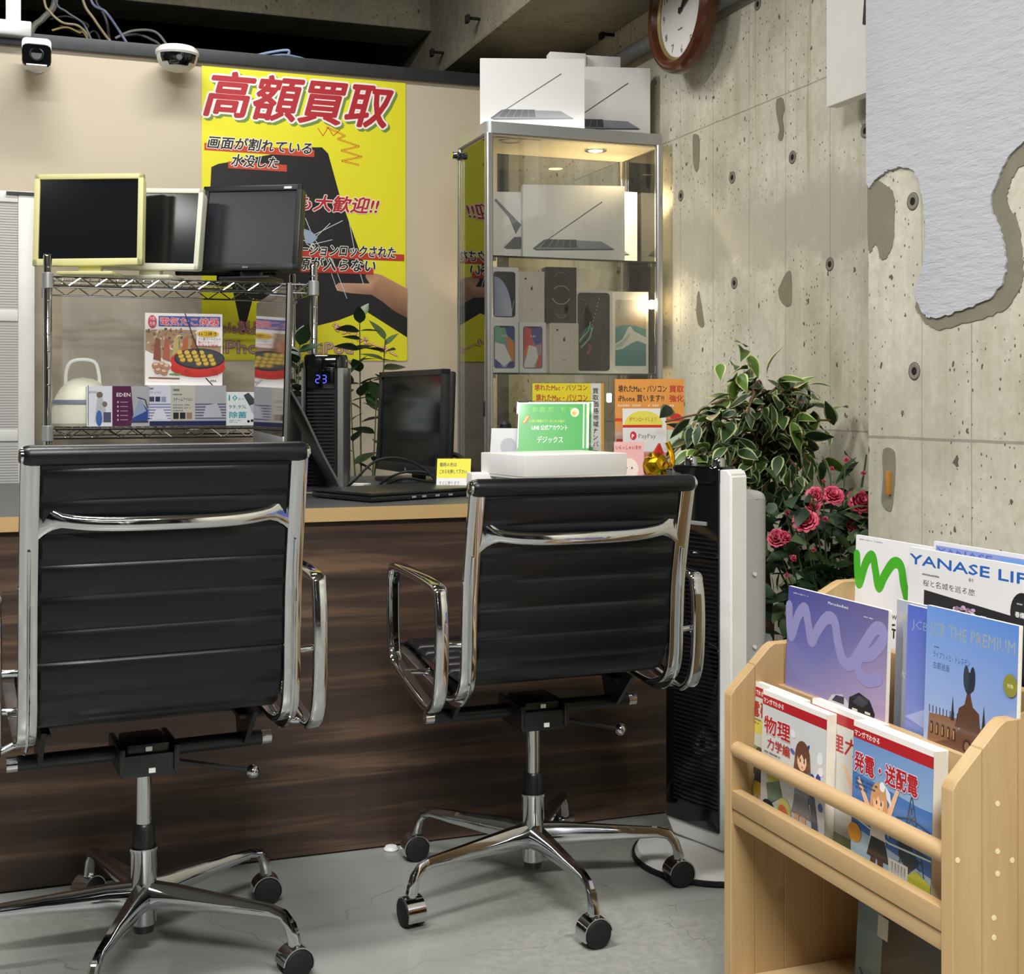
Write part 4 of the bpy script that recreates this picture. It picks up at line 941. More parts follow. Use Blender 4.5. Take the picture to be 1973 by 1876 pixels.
stand_card('green_counter_sign', 'green leaning counter sign with white lettering, front one of the pair', (q.x, q.y), .18, .24, .42, radians(-25), green_face)
stand_card('green_counter_sign', 'green leaning counter sign mostly hidden behind its twin, only its right edge showing', (q.x + .032, q.y + .03), .168, .242, .42, radians(-25), green_face)
q = RC((972 - CX) / F * 3.30, 3.30)
def white_face(p, w, h): p.rect(0, 0, w, h, '#dfe0e2'); p.ell(w * .55, h * .7, w * .25, h * .14, '#b9bcc4'); p.lines(w * .1, h * .4, w * .8, 3, .012, .006, '#a4a6ac')
stand_card('white_counter_card', 'small white leaning card left of the green counter signs', (q.x, q.y), .085, .16, .3, radians(-30), white_face)
# figurine
q = RC((975 - CX) / F * 3.48, 3.48)
t = thing('figurine', 'dark figurine of a seated black-clad figure behind the white card', 'figurine', (q.x, q.y, ZD), 0)
bm = BM(); sweep(bm, smooth([(0, 0, .0), (0, 0, .03), (0, 0, .07), (0, .004, .10), (0, .004, .125)], 4), rrect(.06, .05, .018, 3), (1, 0, 0), scales=[1.1, 1.1, 1.08, 1.05, 1, .98, .98, 1, 1, .98, .95, .9, .8, .7, .6, .45, .3]); finish('body', bm, 'black_matte', t)
bm = BM(); lathe(bm, [(0, 0), (.010, .004), (.014, .014), (.013, .026), (.008, .034), (0, .036)], 16, (0, 0, .125)); M('skin_tan', '#a07a5c', .6); finish('head', bm, 'skin_tan', t)
bm = BM(); lathe(bm, [(.0145, .016), (.0165, .024), (.015, .036), (.009, .043), (0, .045)], 16, (0, .003, .125)); finish('hair', bm, 'black_matte', t)
def yellow_stand(p, w, h):
    p.rect(0, 0, w, h, '#e6e4e0'); p.rect(0, h * .45, w * .82, h * .55, '#e9d71f')
    p.text('壊れたMac・パソコン', w * .03, h * .93, h * .07, '#b03028', wid=w * .74, bold=.02); p.text('壊れたMac・パソコン', w * .05, h * .82, h * .085, '#b03028', wid=w * .72, bold=.02)
    p.text('iPhone 買います!!', w * .05, h * .70, h * .085, '#b03028', wid=w * .7, bold=.02)
    p.rect(w * .82, 0, w * .14, h, '#dcdad4'); p.rect(w * .96, 0, w * .04, h, '#d8a040')
    p.text('買取価格地域ナンバーワン宣言', w * .845, h * .9, h * .062, '#1c1c1e', bold=.02, vertical=True); p.text('高くお買い取りします', w * .72, h * .78, h * .04, '#4a4c50', vertical=True)
    p.ell(w * .6, h * .3, w * .05, h * .06, '#1a1a1c'); p.line([(w * .5, h * .45), (w * .68, h * .5)], .006, '#2a2c30'); p.rect(w * .42, h * .05, w * .12, h * .3, '#3a4ca0')
q = RC((1095 - CX) / F * 3.55, 3.55)
stand_card('yellow_counter_sign', 'yellow upright counter sign with red lettering behind the green signs', (q.x, q.y), .196, .272, .05, radians(-20), yellow_stand)
def orange_stand(p, w, h):
    p.rect(0, 0, w, h, '#e3a07a'); p.rect(0, h * .55, w, h * .45, '#efa24a'); p.rect(0, 0, w, h * .5, '#dcb8a4')
    p.text('壊れたMac・パソコン', w * .05, h * .88, h * .075, '#2a2420', wid=w * .7, bold=.02); p.text('iPhone 買います!!', w * .05, h * .79, h * .075, '#2a2420', wid=w * .66, bold=.02)
    p.text('買取', w * .79, h * .88, h * .07, '#c83a30', bold=.03); p.text('強化', w * .79, h * .79, h * .07, '#c83a30', bold=.03)
    p.lines(w * .04, h * .74, w * .9, 2, h * .04, h * .022, '#f4d8b4', 3); p.rect(0, h * .6, w, h * .03, '#e04a34'); p.rect(w * .62, h * .625, w * .26, h * .03, '#f09a2a'); p.ell(w * .88, h * .64, w * .08, h * .035, '#d8302a')
    for i in range(3): p.rect(w * .02, h * (.4 - .17 * i), w * .3, h * .035, '#c83e34'); p.lines(w * .03, h * (.36 - .17 * i), w * .28, 3, h * .03, h * .014, '#8a6a60', i)
    p.rect(w * .62, h * .1, w * .36, h * .42, '#cfe0c4')
q = RC((1252 - CX) / F * 3.45, 3.45)
stand_card('orange_counter_sign', 'orange and pink upright price sign right of the yellow sign', (q.x, q.y), .184, .282, .04, radians(-20), orange_stand)
def pay(p, w, h):
    p.rect(0, 0, w, h * .8, '#ebe9e8'); p.ell(w * .48, h * .8, w * .44, h * .17, '#ece05a', 28); p.rect(w * .0, h * .76, w * .9, h * .035, '#d83428')
    p.text('ダウンロードしよう', w * .46, h * .84, h * .06, '#b86a1c', wid=w * .62, align='C', bold=.01); p.rect(0, 0, w * .92, h * .76, '#e9e7e6')
    p.ell(w * .24, h * .66, w * .075, h * .055, '#d6303c'); p.text('P', w * .205, h * .63, h * .07, '#fff', bold=.03); p.text('PayPay', w * .36, h * .63, h * .08, '#8f8686', wid=w * .40, bold=.01); p.rect(w * .14, h * .08, w * .64, h * .36, '#d8dade'); p.rect(w * .2, h * .0, w * .52, h * .38, '#eceae8')
q = RC((1243 - CX) / F * 3.3, 3.3)
stand_card('payment_sign', 'white PayPay sign with a yellow arch and red band before the orange sign', (q.x, q.y), .112, .205, .06, radians(-16), pay)
def pink(p, w, h):
    p.rect(0, 0, w, h, '#e8b4b4'); p.text('いらっしゃいませ', w * .06, h * .86, h * .09, '#8a2430', wid=w * .85, bold=.02); p.ell(w * .5, h * .5, w * .32, h * .2, '#f0e4d8'); p.ell(w * .42, h * .52, w * .03, h * .02, '#6a4a40'); p.ell(w * .6, h * .52, w * .03, h * .02, '#6a4a40')
q = RC((1212 - CX) / F * 3.05, 3.05)
stand_card('pink_card', 'pink card with a pale drawing beside the upper white carton', (q.x, q.y), .07, .128, .1, radians(-24), pink, cover=False)
def brown(p, w, h):
    p.rect(0, 0, w, h, '#b4725c'); p.rect(0, h * .97, w, h * .03, '#c88a74')
    for r_ in (.13, .17): p.line([(w * .22 + w * r_ * cos(a), h * .55 + w * r_ * 1.2 * sin(a)) for a in [radians(-60 + 20 * k) for k in range(10)]], .0015, '#e8d0c8')
    p.text('ー', w * .5, h * .5, h * .2, '#b4725c', outline='#e8d0c8', ow=.03)
q = RC((1243 - CX) / F * 3.12, 3.12)
carton('brown_box', 'reddish brown small carton behind the pink card and the gold ornament', q.x, q.y, ZD, .10, .10, .05, radians(-22), brown, col='terracotta', mat='print_matte')
# lucky ornament on the desk
q = RC((1272 - CX) / F * 2.95, 2.95)
t = thing('gold_ornament', 'shiny gold lucky ornament with a turquoise ball and a red base near the desk end', 'ornament', (q.x, q.y, ZD), 0)
bm = BM(); lathe(bm, [(0, 0), (.03, 0), (.032, .02), (.02, .03), (0, .032)], 20); finish('base', bm, 'gold', t)
bm = BM(); bmesh.ops.create_icosphere(bm, subdivisions=2, radius=.02, matrix=Matrix.Translation((-.004, -.016, .034))); finish('ball', bm, 'turquoise', t)
bm = BM(); bmesh.ops.create_icosphere(bm, subdivisions=3, radius=.03, matrix=Matrix.Translation((-.008, .006, .078)))
for v in bm.verts:
    d = (v.co - Vector((-.008, .006, .078))).normalized(); v.co += d * .004 * (sin(d.x * 17) * sin(d.y * 19 + 1) * sin(d.z * 18 + 2))
finish('gold_ball', bm, 'gold', t, angle=12)
bm = BM(); lathe(bm, [(0, .043), (.022, .046), (.026, .053), (.02, .056)], 20, (-.008, .006, 0)); finish('red_ring', bm, 'red_plastic', t)
bm = BM(); prism(bm, [(-.018, .100), (.0, .128), (.010, .104)], 'Y', .0, .01); finish('red_flag', bm, 'red_plastic', t)
bm = BM(); tube(bm, smooth([(.02, 0, .03), (.028, -.004, .06), (.03, 0, .1), (.02, .004, .13)], 5), .006, 8); finish('gold_stem', bm, 'gold', t)
# clear tray
t = thing('acrylic_tray', 'clear acrylic tray on the desk behind the white cartons', 'tray', tuple(RC(.205, 3.30, ZD)), radians(-20))
bm = boxb(-.07, .07, -.04, .04, 0, .004); boxb(-.07, .07, -.04, -.036, .004, .12, 0, bm); boxb(-.07, .07, .036, .04, .004, .12, 0, bm); boxb(-.07, -.066, -.04, .04, .004, .12, 0, bm); boxb(.066, .07, -.04, .04, .004, .12, 0, bm); finish('tray_body', bm, 'acrylic', t)

# ================================================================== GLASS DISPLAY CABINET
X0, X1, Y0, Y1, ZT = 1.322, 1.945, 3.872, 4.18, 1.838
cab = thing('display_cabinet', 'tall glass display cabinet with aluminium posts and a warm lamp in its top', 'cabinet', (0, 0, 0))
pm = None
for x, y in ((X0, Y0), (X1, Y0), (X0, Y1), (X1, Y1)):
    bm = BM(); sweep(bm, [(0, 0, .08), (0, 0, ZT - .036)], rrect(.026, .022, .008, 3), (1, 0, 0))
    o = finish('post', bm, 'brushed_silver', cab, (x + (.013 if x == X0 else -.013), y + (.011 if y == Y0 else -.011), 0)) if pm is None else link('post', pm, cab, (x + (.013 if x == X0 else -.013), y + (.011 if y == Y0 else -.011), 0)); pm = o.data
bm = BM(); sweep(bm, [((X0 + X1) / 2, (Y0 + Y1) / 2, ZT - .036), ((X0 + X1) / 2, (Y0 + Y1) / 2, ZT)], rrect(X1 - X0, Y1 - Y0, .02, 4), (1, 0, 0)); finish('top_frame', bm, 'silver_plastic', cab)
M('cabinet_lining', '#d8cfb8', .4, 0, .02)
finish('top_lining', boxb(X0 + .015, X1 - .015, Y0 + .012, Y1 - .012, ZT - .042, ZT - .0362), 'cabinet_lining', cab)
finish('base', boxb(X0, X1, Y0, Y1, 0, .08, .004), 'silver_plastic', cab)
finish('glass_front', boxb(X0 + .026, X1 - .026, Y0 + .008, Y0 + .012, .082, ZT - .045), 'glass_clear', cab)
finish('glass_back', boxb(X0 + .026, X1 - .026, Y1 - .012, Y1 - .008, .082, ZT - .045), 'glass_clear', cab)
finish('glass_door', boxb(X0 + .004, X0 + .008, Y0 + .024, Y1 - .024, .086, ZT - .05), 'glass_clear', cab)
finish('glass_side', boxb(X1 - .012, X1 - .008, Y0 + .024, Y1 - .024, .082, ZT - .045), 'glass_clear', cab)
for z in (1.418, 1.045, .62):
    sh = finish('shelf', boxb(X0 + .016, X1 - .016, Y0 + .0245, Y1 - .02, z - .006, z), 'glass_shelf', cab)
    finish('polished_edge', boxb(X0 + .018, X1 - .018, Y0 + .0238, Y0 + .0244, z - .006, z - .0003), 'glass_edge', sh)
    for x in (X0 + .036, X1 - .036):
        for y in (Y0 + .03, Y1 - .03): finish('shelf_clip', rod(BM(), (x, y, z - .018), (x, y, z - .0065), .007, 12), 'chrome', sh)
for z in (ZT - .06, .16):
    bm = BM(); lathe(bm, [(0, -.018), (.012, -.018), (.012, -.002), (.016, 0), (.016, .006), (0, .008)], 18, (X0 - .004, Y1 - .018, z), R=Matrix.Rotation(pi / 2, 3, 'Y')); box(bm, (X0 + .012, Y1 - .018, z), (.03, .02, .014), .002); finish('hinge', bm, 'chrome', cab)
bm = BM(); box(bm, (X0 + .002, Y0 + .02, .93), (.012, .014, .05), .001); finish('door_lock', bm, 'black_plastic', cab)
lp = Vector((1.75, 3.99, ZT - .043))
bm = BM(); lathe(bm, [(.026, 0), (.036, -.001), (.037, -.004), (.027, -.004)], 28, lp); finish('lamp_ring', bm, 'chrome', cab)
bm = BM(); lathe(bm, [(0, -.003), (.024, -.003), (.024, 0)], 28, lp); finish('lamp_lens', bm, 'lamp_glow', cab)
bm = BM(); lathe(bm, [(.026, 0), (.036, -.001), (.037, -.004), (.027, -.004)], 28, Vector((1.43, 3.94, ZT - .043))); boxb(1.36, 1.52, 3.9, 4.0, ZT - .0445, ZT - .043, 0, bm); finish('blank_socket', bm, 'cabinet_lining', cab)
l = D2.lights.new('cabinet_lamp', 'SPOT'); l.energy = 24; l.color = (1, .78, .45); l.spot_size = radians(140); l.spot_blend = .5; l.shadow_soft_size = .02
o = D2.objects.new('cabinet_lamp', l); o.location = lp - Vector((0, 0, .012)); COL.objects.link(o); o.parent = cab
for x, y, z, e in ((1.915, 3.902, 1.275, .5), (1.80, 3.99, .965, .8), (1.918, 4.135, 1.60, 1.5), (1.918, 4.135, 1.20, 1.5)):  # the rear pair is added fill, warming the dark right side of the cabinet
    bm = BM(); box(bm, (x, y, z), (.014, .014, .03), .004); lb = finish('lamp_and_fill_bulb', bm, 'lamp_glow', cab)
    if x < 1.9: finish('bulb_stem', rod(BM(), (x, y, z + .014), (x, y, 1.039), .002, 8), 'chrome', lb)
    l = D2.lights.new('cabinet_bulb_and_fill', 'POINT'); l.energy = e; l.color = (1, .76, .42); l.shadow_soft_size = .02
    o = D2.objects.new('cabinet_bulb_and_fill', l); o.location = (x - .02, y - .03, z); COL.objects.link(o); o.parent = cab

def laptop_print(flip=False, shift=0):
    def f(p, w, h):
        X = lambda a: w * (a + shift)
        p.rect(0, 0, w, h, '#e6e6e4')
        p.poly([(X(.10), h * .13), (X(.13), h * .115), (X(.78), h * .13), (X(.885), h * .14), (X(.88), h * .155), (X(.77), h * .245), (X(.24), h * .27)], '#8a8c96')
        p.poly([(X(.10), h * .13), (X(.13), h * .112), (X(.885), h * .128), (X(.885), h * .15), (X(.13), h * .135)], '#3c3e46')
        p.poly([(X(.17), h * .155), (X(.24), h * .265), (X(.52), h * .265), (X(.53), h * .155)], '#2a2b30')
        for i in range(1, 5): p.line([(X(.17 + .072 * i), h * .155), (X(.24 + .056 * i), h * .265)], .0015, '#8a8c96')
        p.poly([(X(.10), h * .13), (X(.115), h * .13), (X(.78), h * .775), (X(.775), h * .79)], '#55575f')
        p.poly([(X(.10), h * .13), (X(.10), h * .145), (X(.2), h * .255), (X(.24), h * .27), (X(.16), h * .16)], '#44464e')
        p.rect(X(.885), h * .13, w * .012, h * .02, '#9a9ca4')
    return f
def laptop_print2(p, w, h):
    p.rect(0, 0, w, h, '#dedcd8')
    p.poly([(w * .28, h * .88), (w * .31, h * .9), (w * .68, h * .52), (w * .60, h * .38), (w * .5, h * .62)], '#55565c')
    p.poly([(w * .66, h * .5), (w * .44, h * .22), (w * .41, h * .19), (w * .55, h * .36)], '#303238'); p.poly([(w * .42, h * .18), (w * .47, h * .16), (w, h * .16), (w, h * .34), (w * .58, h * .34)], '#3c3e44')
carton('laptop_carton', 'white carton picturing an open laptop, left of the two standing on the cabinet', 1.50, 3.93, ZT, .338, .225, .055, radians(-20) + .03, laptop_print())
carton('laptop_carton', 'white carton picturing an open laptop, right of the two standing on the cabinet', 1.775, 4.005, ZT, .338, .24, .05, radians(-14), laptop_print())
for i, (x, lab) in enumerate(((1.695, 'small plain white carton lying atop behind the left laptop carton'), (1.825, 'small plain white carton beside its twin behind the right laptop carton'))):
    t = thing('small_carton', lab, 'box', (x, 4.095, ZT), radians(-8)); finish('carton_body', box(BM(), (0, .03, .153), (.127, .055, .306), .003), 'carton_white', t)
# inside, upper shelf
carton('laptop_carton', 'white carton picturing an open laptop, centre front on the upper glass shelf', 1.648, 3.935, 1.4185, .338, .243, .05, radians(-14), laptop_print())
carton('laptop_carton', 'white laptop carton on the upper glass shelf, right one behind the centre carton', 1.79, 4.045, 1.4185, .27, .25, .05, radians(-4), laptop_print())
carton('laptop_carton', 'white carton picturing a dark two-in-one laptop, left on the upper glass shelf', 1.455, 4.03, 1.4185, .225, .225, .05, radians(-16), laptop_print2)

# phone and tablet boxes on the middle shelf
def phone_screen(bg, blobs, ring='#1c1e26'):
    def f(p, w, h):
        p.rect(0, 0, w, h, '#e4e4e4'); r = rrect(w * .74, h * .84, w * .09, 3)
        p.poly([(a + w * .5, b + h * .5) for a, b in r], ring); r = rrect(w * .69, h * .81, w * .07, 3); P = [(a + w * .5, b + h * .5) for a, b in r]
        p.poly(P, [lerp(bg[0], bg[1], min(1, max(0, q[1] / h))) for q in P])
        for pl, c in blobs:
            q = clip(clip([(w * a, h * b) for a, b in pl], 0, w * .165, w * .835), 1, h * .1, h * .9)
            if len(q) > 2: p.poly(q, c)
        p.text('9:41', w * .5, h * .7, h * .07, '#e8eaee', align='C', bold=-.01); p.rect(w * .34, h * .885, w * .32, h * .022, ring)
    return f
bX1 = [([(.1, .9), (.5, .9), (.55, .65), (.4, .5), (.1, .6)], '#6aa88c'), ([(.5, .92), (.9, .92), (.9, .6), (.62, .72)], '#3a3f88'), ([(.55, .75), (.9, .55), (.9, .25), (.78, .2), (.6, .5)], '#d8803c'), ([(.1, .6), (.5, .55), (.75, .25), (.5, .12), (.1, .3)], '#e0dcd8'), ([(.1, .3), (.35, .18), (.45, .08), (.1, .08)], '#3c3c8c'), ([(.55, .08), (.9, .08), (.9, .24), (.68, .2)], '#3a3c88')]
bX2 = [([(.1, .92), (.45, .92), (.5, .6), (.35, .3), (.1, .35)], '#c8384c'), ([(.42, .92), (.9, .92), (.9, .6), (.6, .55), (.5, .65)], '#3a3e90'), ([(.1, .36), (.3, .55), (.4, .5), (.3, .3)], '#d8703c'), ([(.35, .55), (.65, .5), (.7, .3), (.5, .08), (.1, .08), (.25, .3)], '#dcd8d4'), ([(.6, .08), (.9, .08), (.9, .4), (.72, .34)], '#c44a34')]
def xr(p, w, h):
    p.rect(0, 0, w, h, '#e2e2e2'); P = [(a + w * .5, b + h * .5) for a, b in rrect(w * .78, h * .84, w * .1, 3)]; p.poly(P, '#1d2026')
    P = [(w * .14, h * .1)] + [(w * .14 + w * .63 * sin(radians(a)), h * .1 + h * .73 * cos(radians(a)) * 1.0) for a in range(0, 91, 9)]
    p.poly(P, [lerp('#7e86a8', '#b9bed0', i / 11) for i in range(12)][:len(P)]); p.line([(w * .70, h * .1), (w * .78, h * .22), (w * .84, h * .4)], .0012, '#c8ccd8')
def gold_back(p, w, h):
    p.rect(0, 0, w, h, '#d5cbbf'); P = [(a + w * .5, b + h * .5) for a, b in rrect(w * .74, h * .86, w * .08, 3)]; p.poly(P, '#c6bbac'); P = [(a + w * .5, b + h * .5) for a, b in rrect(w * .72, h * .845, w * .07, 3)]; p.poly(P, '#d6ccc0')
    p.ell(w * .26, h * .86, w * .04, w * .04, '#22201e'); p.ell(w * .5, h * .665, w * .045, h * .035, '#2a2624'); p.ell(w * .56, h * .665, w * .02, h * .02, '#d6ccc0'); p.ell(w * .52, h * .71, w * .018, h * .012, '#2a2624', rot=.8); p.rect(w * .42, h * .25, w * .16, h * .008, '#7a7068')
def pro_black(p, w, h):
    p.rect(0, 0, w, h, '#1b1b1c')
    P = [(a + w * .5, b + h * .5) for a, b in rrect(w * .9, h * .93, w * .1, 3)]; p.line(P + P[:1], .0008, '#3c3c3e')
    for cy, a0, a1, c in ((.8, 20, 160, '#6a6a6c'), (.5, 30, 150, '#b8b6b2'), (.5, 200, 340, '#cfcdc8'), (.2, 200, 340, '#8a8886'), (.24, 210, 330, '#5a5a5c')):
        r_ = .3 if cy == .5 else .2
        p.line([(w * .5 + w * r_ * cos(radians(a)), h * cy + w * r_ * .95 * sin(radians(a))) for a in range(a0, a1 + 1, 14)], .0016, c)
def ipad_pro(p, w, h):
    p.rect(0, 0, w, h, '#dcdcda'); P = [(a + w * .47, b + h * .5) for a, b in rrect(w * .9, h * .95, w * .09, 3)]; p.poly(P, '#1a1b1d')
    p.brush([(w * .1, h * .38), (w * .25, h * .52), (w * .4, h * .56), (w * .35, h * .42), (w * .12, h * .32)], .008, '#3c7a66'); p.brush([(w * .08, h * .4), (w * .3, h * .5), (w * .38, h * .62)], .003, '#9ac8b8')
    p.brush([(w * .3, h * .24), (w * .38, h * .3), (w * .34, h * .34)], .01, '#8c2a58'); p.brush([(w * .66, h * .4), (w * .76, h * .32), (w * .68, h * .16)], .006, '#2e3438')
    for i in range(9): p.ell(w * (.62 - .045 * i * .6), h * (.9 - .045 * i), .0013, .002, '#e8e8e8', 6)
    p.line([(w * .46, h * .56), (w * .34, h * .42), (w * .12, h * .3)], .0012, '#dfe4e4'); p.brush([(w * .1, h * .9), (w * .25, h * .86), (w * .18, h * .72)], .002, '#5a5c60')
def ipad_wave(p, w, h):
    p.rect(0, 0, w, h, '#e2e1de'); x0, x1, y0, y1 = w * .1, w * .94, h * .09, h * .9; p.rect(w * .04, h * .03, w * .92, h * .95, '#dcdbd8')
    p.poly([(x0, y0), (x1, y0), (x1, h * .58), (x0, h * .6)], ['#33787e', '#2f6a70', '#6a9c9c', '#5a9296']); p.poly([(x0, h * .6), (x1, h * .58), (x1, y1), (x0, y1)], ['#b0a89c', '#a8a4a0', '#c0bebc', '#b4b2b2'])
    p.poly([(x0, h * .56), (w * .45, h * .62), (x1, h * .54), (x1, h * .66), (x0, h * .66)], '#b8a68c')
    p.poly([(x0, h * .36), (w * .3, h * .42), (w * .45, h * .56), (w * .52, h * .58), (w * .6, h * .52), (x1, h * .44), (x1, h * .36), (w * .7, h * .4), (w * .5, h * .36), (w * .3, h * .3), (x0, h * .28)], '#cfd2ce')
    p.poly([(x0, h * .3), (w * .3, h * .33), (w * .5, h * .46), (w * .48, h * .5), (w * .28, h * .39), (x0, h * .34)], '#a8bcb8'); p.ell(w * .2, h * .8, .0015, .003, '#555', 6)
YS = 3.935
def pbox(nm, lab, x, w, h, d, z, f, col='carton_white', rz=-.1, dy=0): return carton(nm, lab, x, YS + dy, z, w, h, d, rz, f, col, group=None)
pbox('phone_box', 'white phone box showing a 9:41 screen with green, orange and blue swirls', 1.405, .094, .163, .05, 1.0455, phone_screen(('#8fa8c0', '#5a8ca0'), bX1))
pbox('phone_box', 'white phone box showing a 9:41 screen with red and blue swirls', 1.503, .088, .163, .05, 1.0455, phone_screen(('#b0a0b0', '#a05070'), bX2))
pbox('phone_box', 'pale gold phone box picturing a phone back, lower of the two, under the black box', 1.613, .098, .163, .05, 1.0455, gold_back)
pbox('phone_box', 'white phone box picturing a pale blue planet on black, upper left', 1.405, .094, .175, .05, 1.209, xr)
pbox('phone_box', 'pale gold phone box picturing a phone back, upper one beside the black box', 1.503, .086, .165, .05, 1.209, gold_back, dy=.01)
pbox('phone_box', 'black phone box with silver camera rings on the middle glass shelf', 1.602, .105, .182, .05, 1.209, pro_black, 'black_plastic')
pbox('tablet_box', 'white tablet box picturing a black screen with splashes of paint', 1.722, .122, .272, .05, 1.0455, ipad_pro, rz=-.16)
pbox('tablet_box', 'white tablet box picturing a sea wave, at the right end of the shelf', 1.85, .126, .272, .05, 1.0455, ipad_wave, rz=-.2)

# ================================================================== TOWER HEATER (right)
hp_ = RC(.385, 2.70); hang = math.atan2(-.8, .6) - A     # local x runs from the far edge to the near edge of the panel
t = thing('tower_heater', 'tall black-fronted white tower heater on a round white foot beside the ficus', 'heater', (hp_.x, hp_.y, 0), hang)
hw, z0, z1 = .088, .04, .818
bm = BM(); P = [(-hw, z0 + .03), (-hw + .02, z0), (hw - .01, z0), (hw + .012, z0 + .02), (hw + .012, z1 - .012), (hw + .002, z1), (hw - .02, z1 - .002), (-hw, z1 - .01)]
prism(bm, P, 'Y', -.004, .045); es = [e for e in bm.edges]; bmesh.ops.bevel(bm, geom=es, offset=.004, segments=2, affect='EDGES'); finish('white_surround', bm, 'white_plastic', t)
finish('black_panel', boxb(-hw + .004, hw - .018, -.009, -.003, z0 + .035, z1 - .004, .003), 'black_gloss', t)
bm = BM()
for i in range(62): boxb(-hw + .03, hw - .022, -.0125, -.008, .12 + i * .0092, .12 + i * .0092 + .0022, 0, bm)
finish('grille_slats', bm, 'black_plastic', t)['kind'] = 'stuff'
finish('control_strip', boxb(-hw + .012, hw - .05, -.013, -.008, .70, .708, .001), 'silver_plastic', t)
bm = BM(); sweep(bm, [(0, .02, z1 - .03), (0, .02, z1 - .002), (0, .02, z1 + .004)], rrect(.155, .07, .03, 4), (1, 0, 0), scales=[1, 1, .94]); finish('top_plate', bm, 'black_gloss', t)
for x in (-.04, .04):
    bm = BM(); lathe(bm, [(0, 0), (.014, 0), (.013, .014), (.011, .017), (0, .017)], 20, (x, .022, z1 + .004)); finish('knob', bm, 'chrome', t)
bm = BM()
for x, z in ((-.045, .735), (-.043, .742), (-.05, .75)): boxb(x, x + .003, -.0098, -.0088, z, z + .003, 0, bm)
finish('indicator', bm, 'white_plastic', t)
bm = BM(); sweep(bm, smooth([(0, .088, .03), (0, .088, .4), (0, .088, .72), (0, .088, .752), (0, .088, .765), (0, .088, .77)], 3), rrect(.175, .11, .05, 5), (1, 0, 0), scales=[1] * 10 + [.98, .95, .9, .82, .7, .5][:6]); M('heater_grey', '#aaaaac', .35, 0, .02); finish('rear_housing', bm, 'heater_grey', t)
bm = BM()
for z in (.3, .45, .6): rod(bm, (.089, .075, z), (.0935, .075, z), .004, 10)
finish('screw', bm, 'white_plastic', t)
bm = BM(); lathe(bm, [(0, .006), (.163, .006), (.166, .012), (.160, .022), (.10, .034), (0, .04)], 48, (.01, .04, 0)); finish('round_foot', bm, 'white_plastic', t)
bm = BM(); lathe(bm, [(0, 0), (.166, 0), (.171, .004), (.171, .012), (.166, .0125)], 48, (.01, .04, 0)); finish('rubber_rim', bm, 'rubber', t)

# ================================================================== PLANTS
def leafmesh(name, L, W, cols, fold=.18, curl=.25, edge=True, n=6, tip=1.0):
    """leaf along +X from the origin; face colours: margin and blade halves."""
    vs, fs, cs = [], [], []
    def pt(i, s):
        u = i / n; wd = W * (sin(pi * u ** .8) ** .9) * (1 - .25 * u) if 0 < i < n else 0
        return (L * u, s * wd, -curl * L * u * u + abs(s) * wd * fold)
    prof = (-1, -.74, 0, .74, 1) if edge else (-1, 0, 1); m = len(prof)
    for i in range(n + 1):
        for s in prof: vs.append(pt(i, s))
    for i in range(n):
        for j in range(m - 1):
            fs.append([i * m + j, (i + 1) * m + j, (i + 1) * m + j + 1, i * m + j + 1])
            cs.append(cols[1] if edge and j in (0, m - 2) else cols[0])
    me = D2.meshes.new(name); me.from_pydata(vs, [], fs); ca = me.color_attributes.new('Col', 'FLOAT_COLOR', 'CORNER'); buf = []
    for pl, c in zip(me.polygons, cs):
        l = lin(c)
        for _ in pl.vertices: buf += [*l, 1]
    ca.data.foreach_set('color', buf); me.materials.append(MATS['print_leaf'])
    me.polygons.foreach_set('use_smooth', [True] * len(me.polygons)); return me
def put_leaf(me, par, p, d, roll, s=1, name='leaf'):
    d = Vector(d).normalized(); z = Vector((0, 0, 1)); z = (z - z.dot(d) * d)
    z = z.normalized() if z.length > .05 else d.orthogonal().normalized()
    z = Matrix.Rotation(roll, 3, d) @ z; y = z.cross(d); R = Matrix((d, y, z)).transposed()
    o = D2.objects.new(name, me); COL.objects.link(o); o.parent = par
    o.matrix_local = Matrix.Translation(p) @ R.to_4x4() @ Matrix.Diagonal((s, s, s, 1)); return o
def pot(t, r, h, mat='terracotta'):
    bm = BM(); lathe(bm, [(0, 0), (r * .72, 0), (r * .95, h * .85), (r * 1.03, h * .86), (r * 1.03, h), (r * .93, h), (r * .9, h * .9)], 28); finish('pot', bm, mat, t)
    bm = BM(); lathe(bm, [(0, h * .92), (r * .9, h * .9)], 28); finish('soil', bm, 'dark_soil', t)
# variegated ficus
FIC = [leafmesh('ficus_leaf', .072, .0195, c, f, cu) for c, f, cu in ((('#3a5228', '#b9bd8a'), .25, .3), (('#2c4424', '#a9b283'), .15, .15), (('#4d6a2a', '#c9cc94'), .3, .45), (('#22361f', '#8e9a72'), .1, .1), (('#5c7d30', '#c4c98a'), .2, .25))]
fp = Vector((1.725, 2.86, 0))
t = thing('ficus_tree', 'artificial ficus tree with cream-edged green leaves by the concrete wall', 'plant', fp)
pot(t, .12, .22, 'white_plastic')
trunk = smooth([(0, 0, .2), (.015, .01, .4), (-.01, 0, .6), (.0, 0, .78), (-.03, .01, .9), (-.02, .02, 1.0)], 6)
bm = BM(); tube(bm, trunk, .013, 8, scales=[1 - .5 * i / len(trunk) for i in range(len(trunk))]); finish('trunk', bm, 'bark', t)
r = random.Random(21); bm = BM(); tips = []
CR = Vector((-.06, -.02, .845))
def inside(q):
    a = atan_(q); return True
br = []
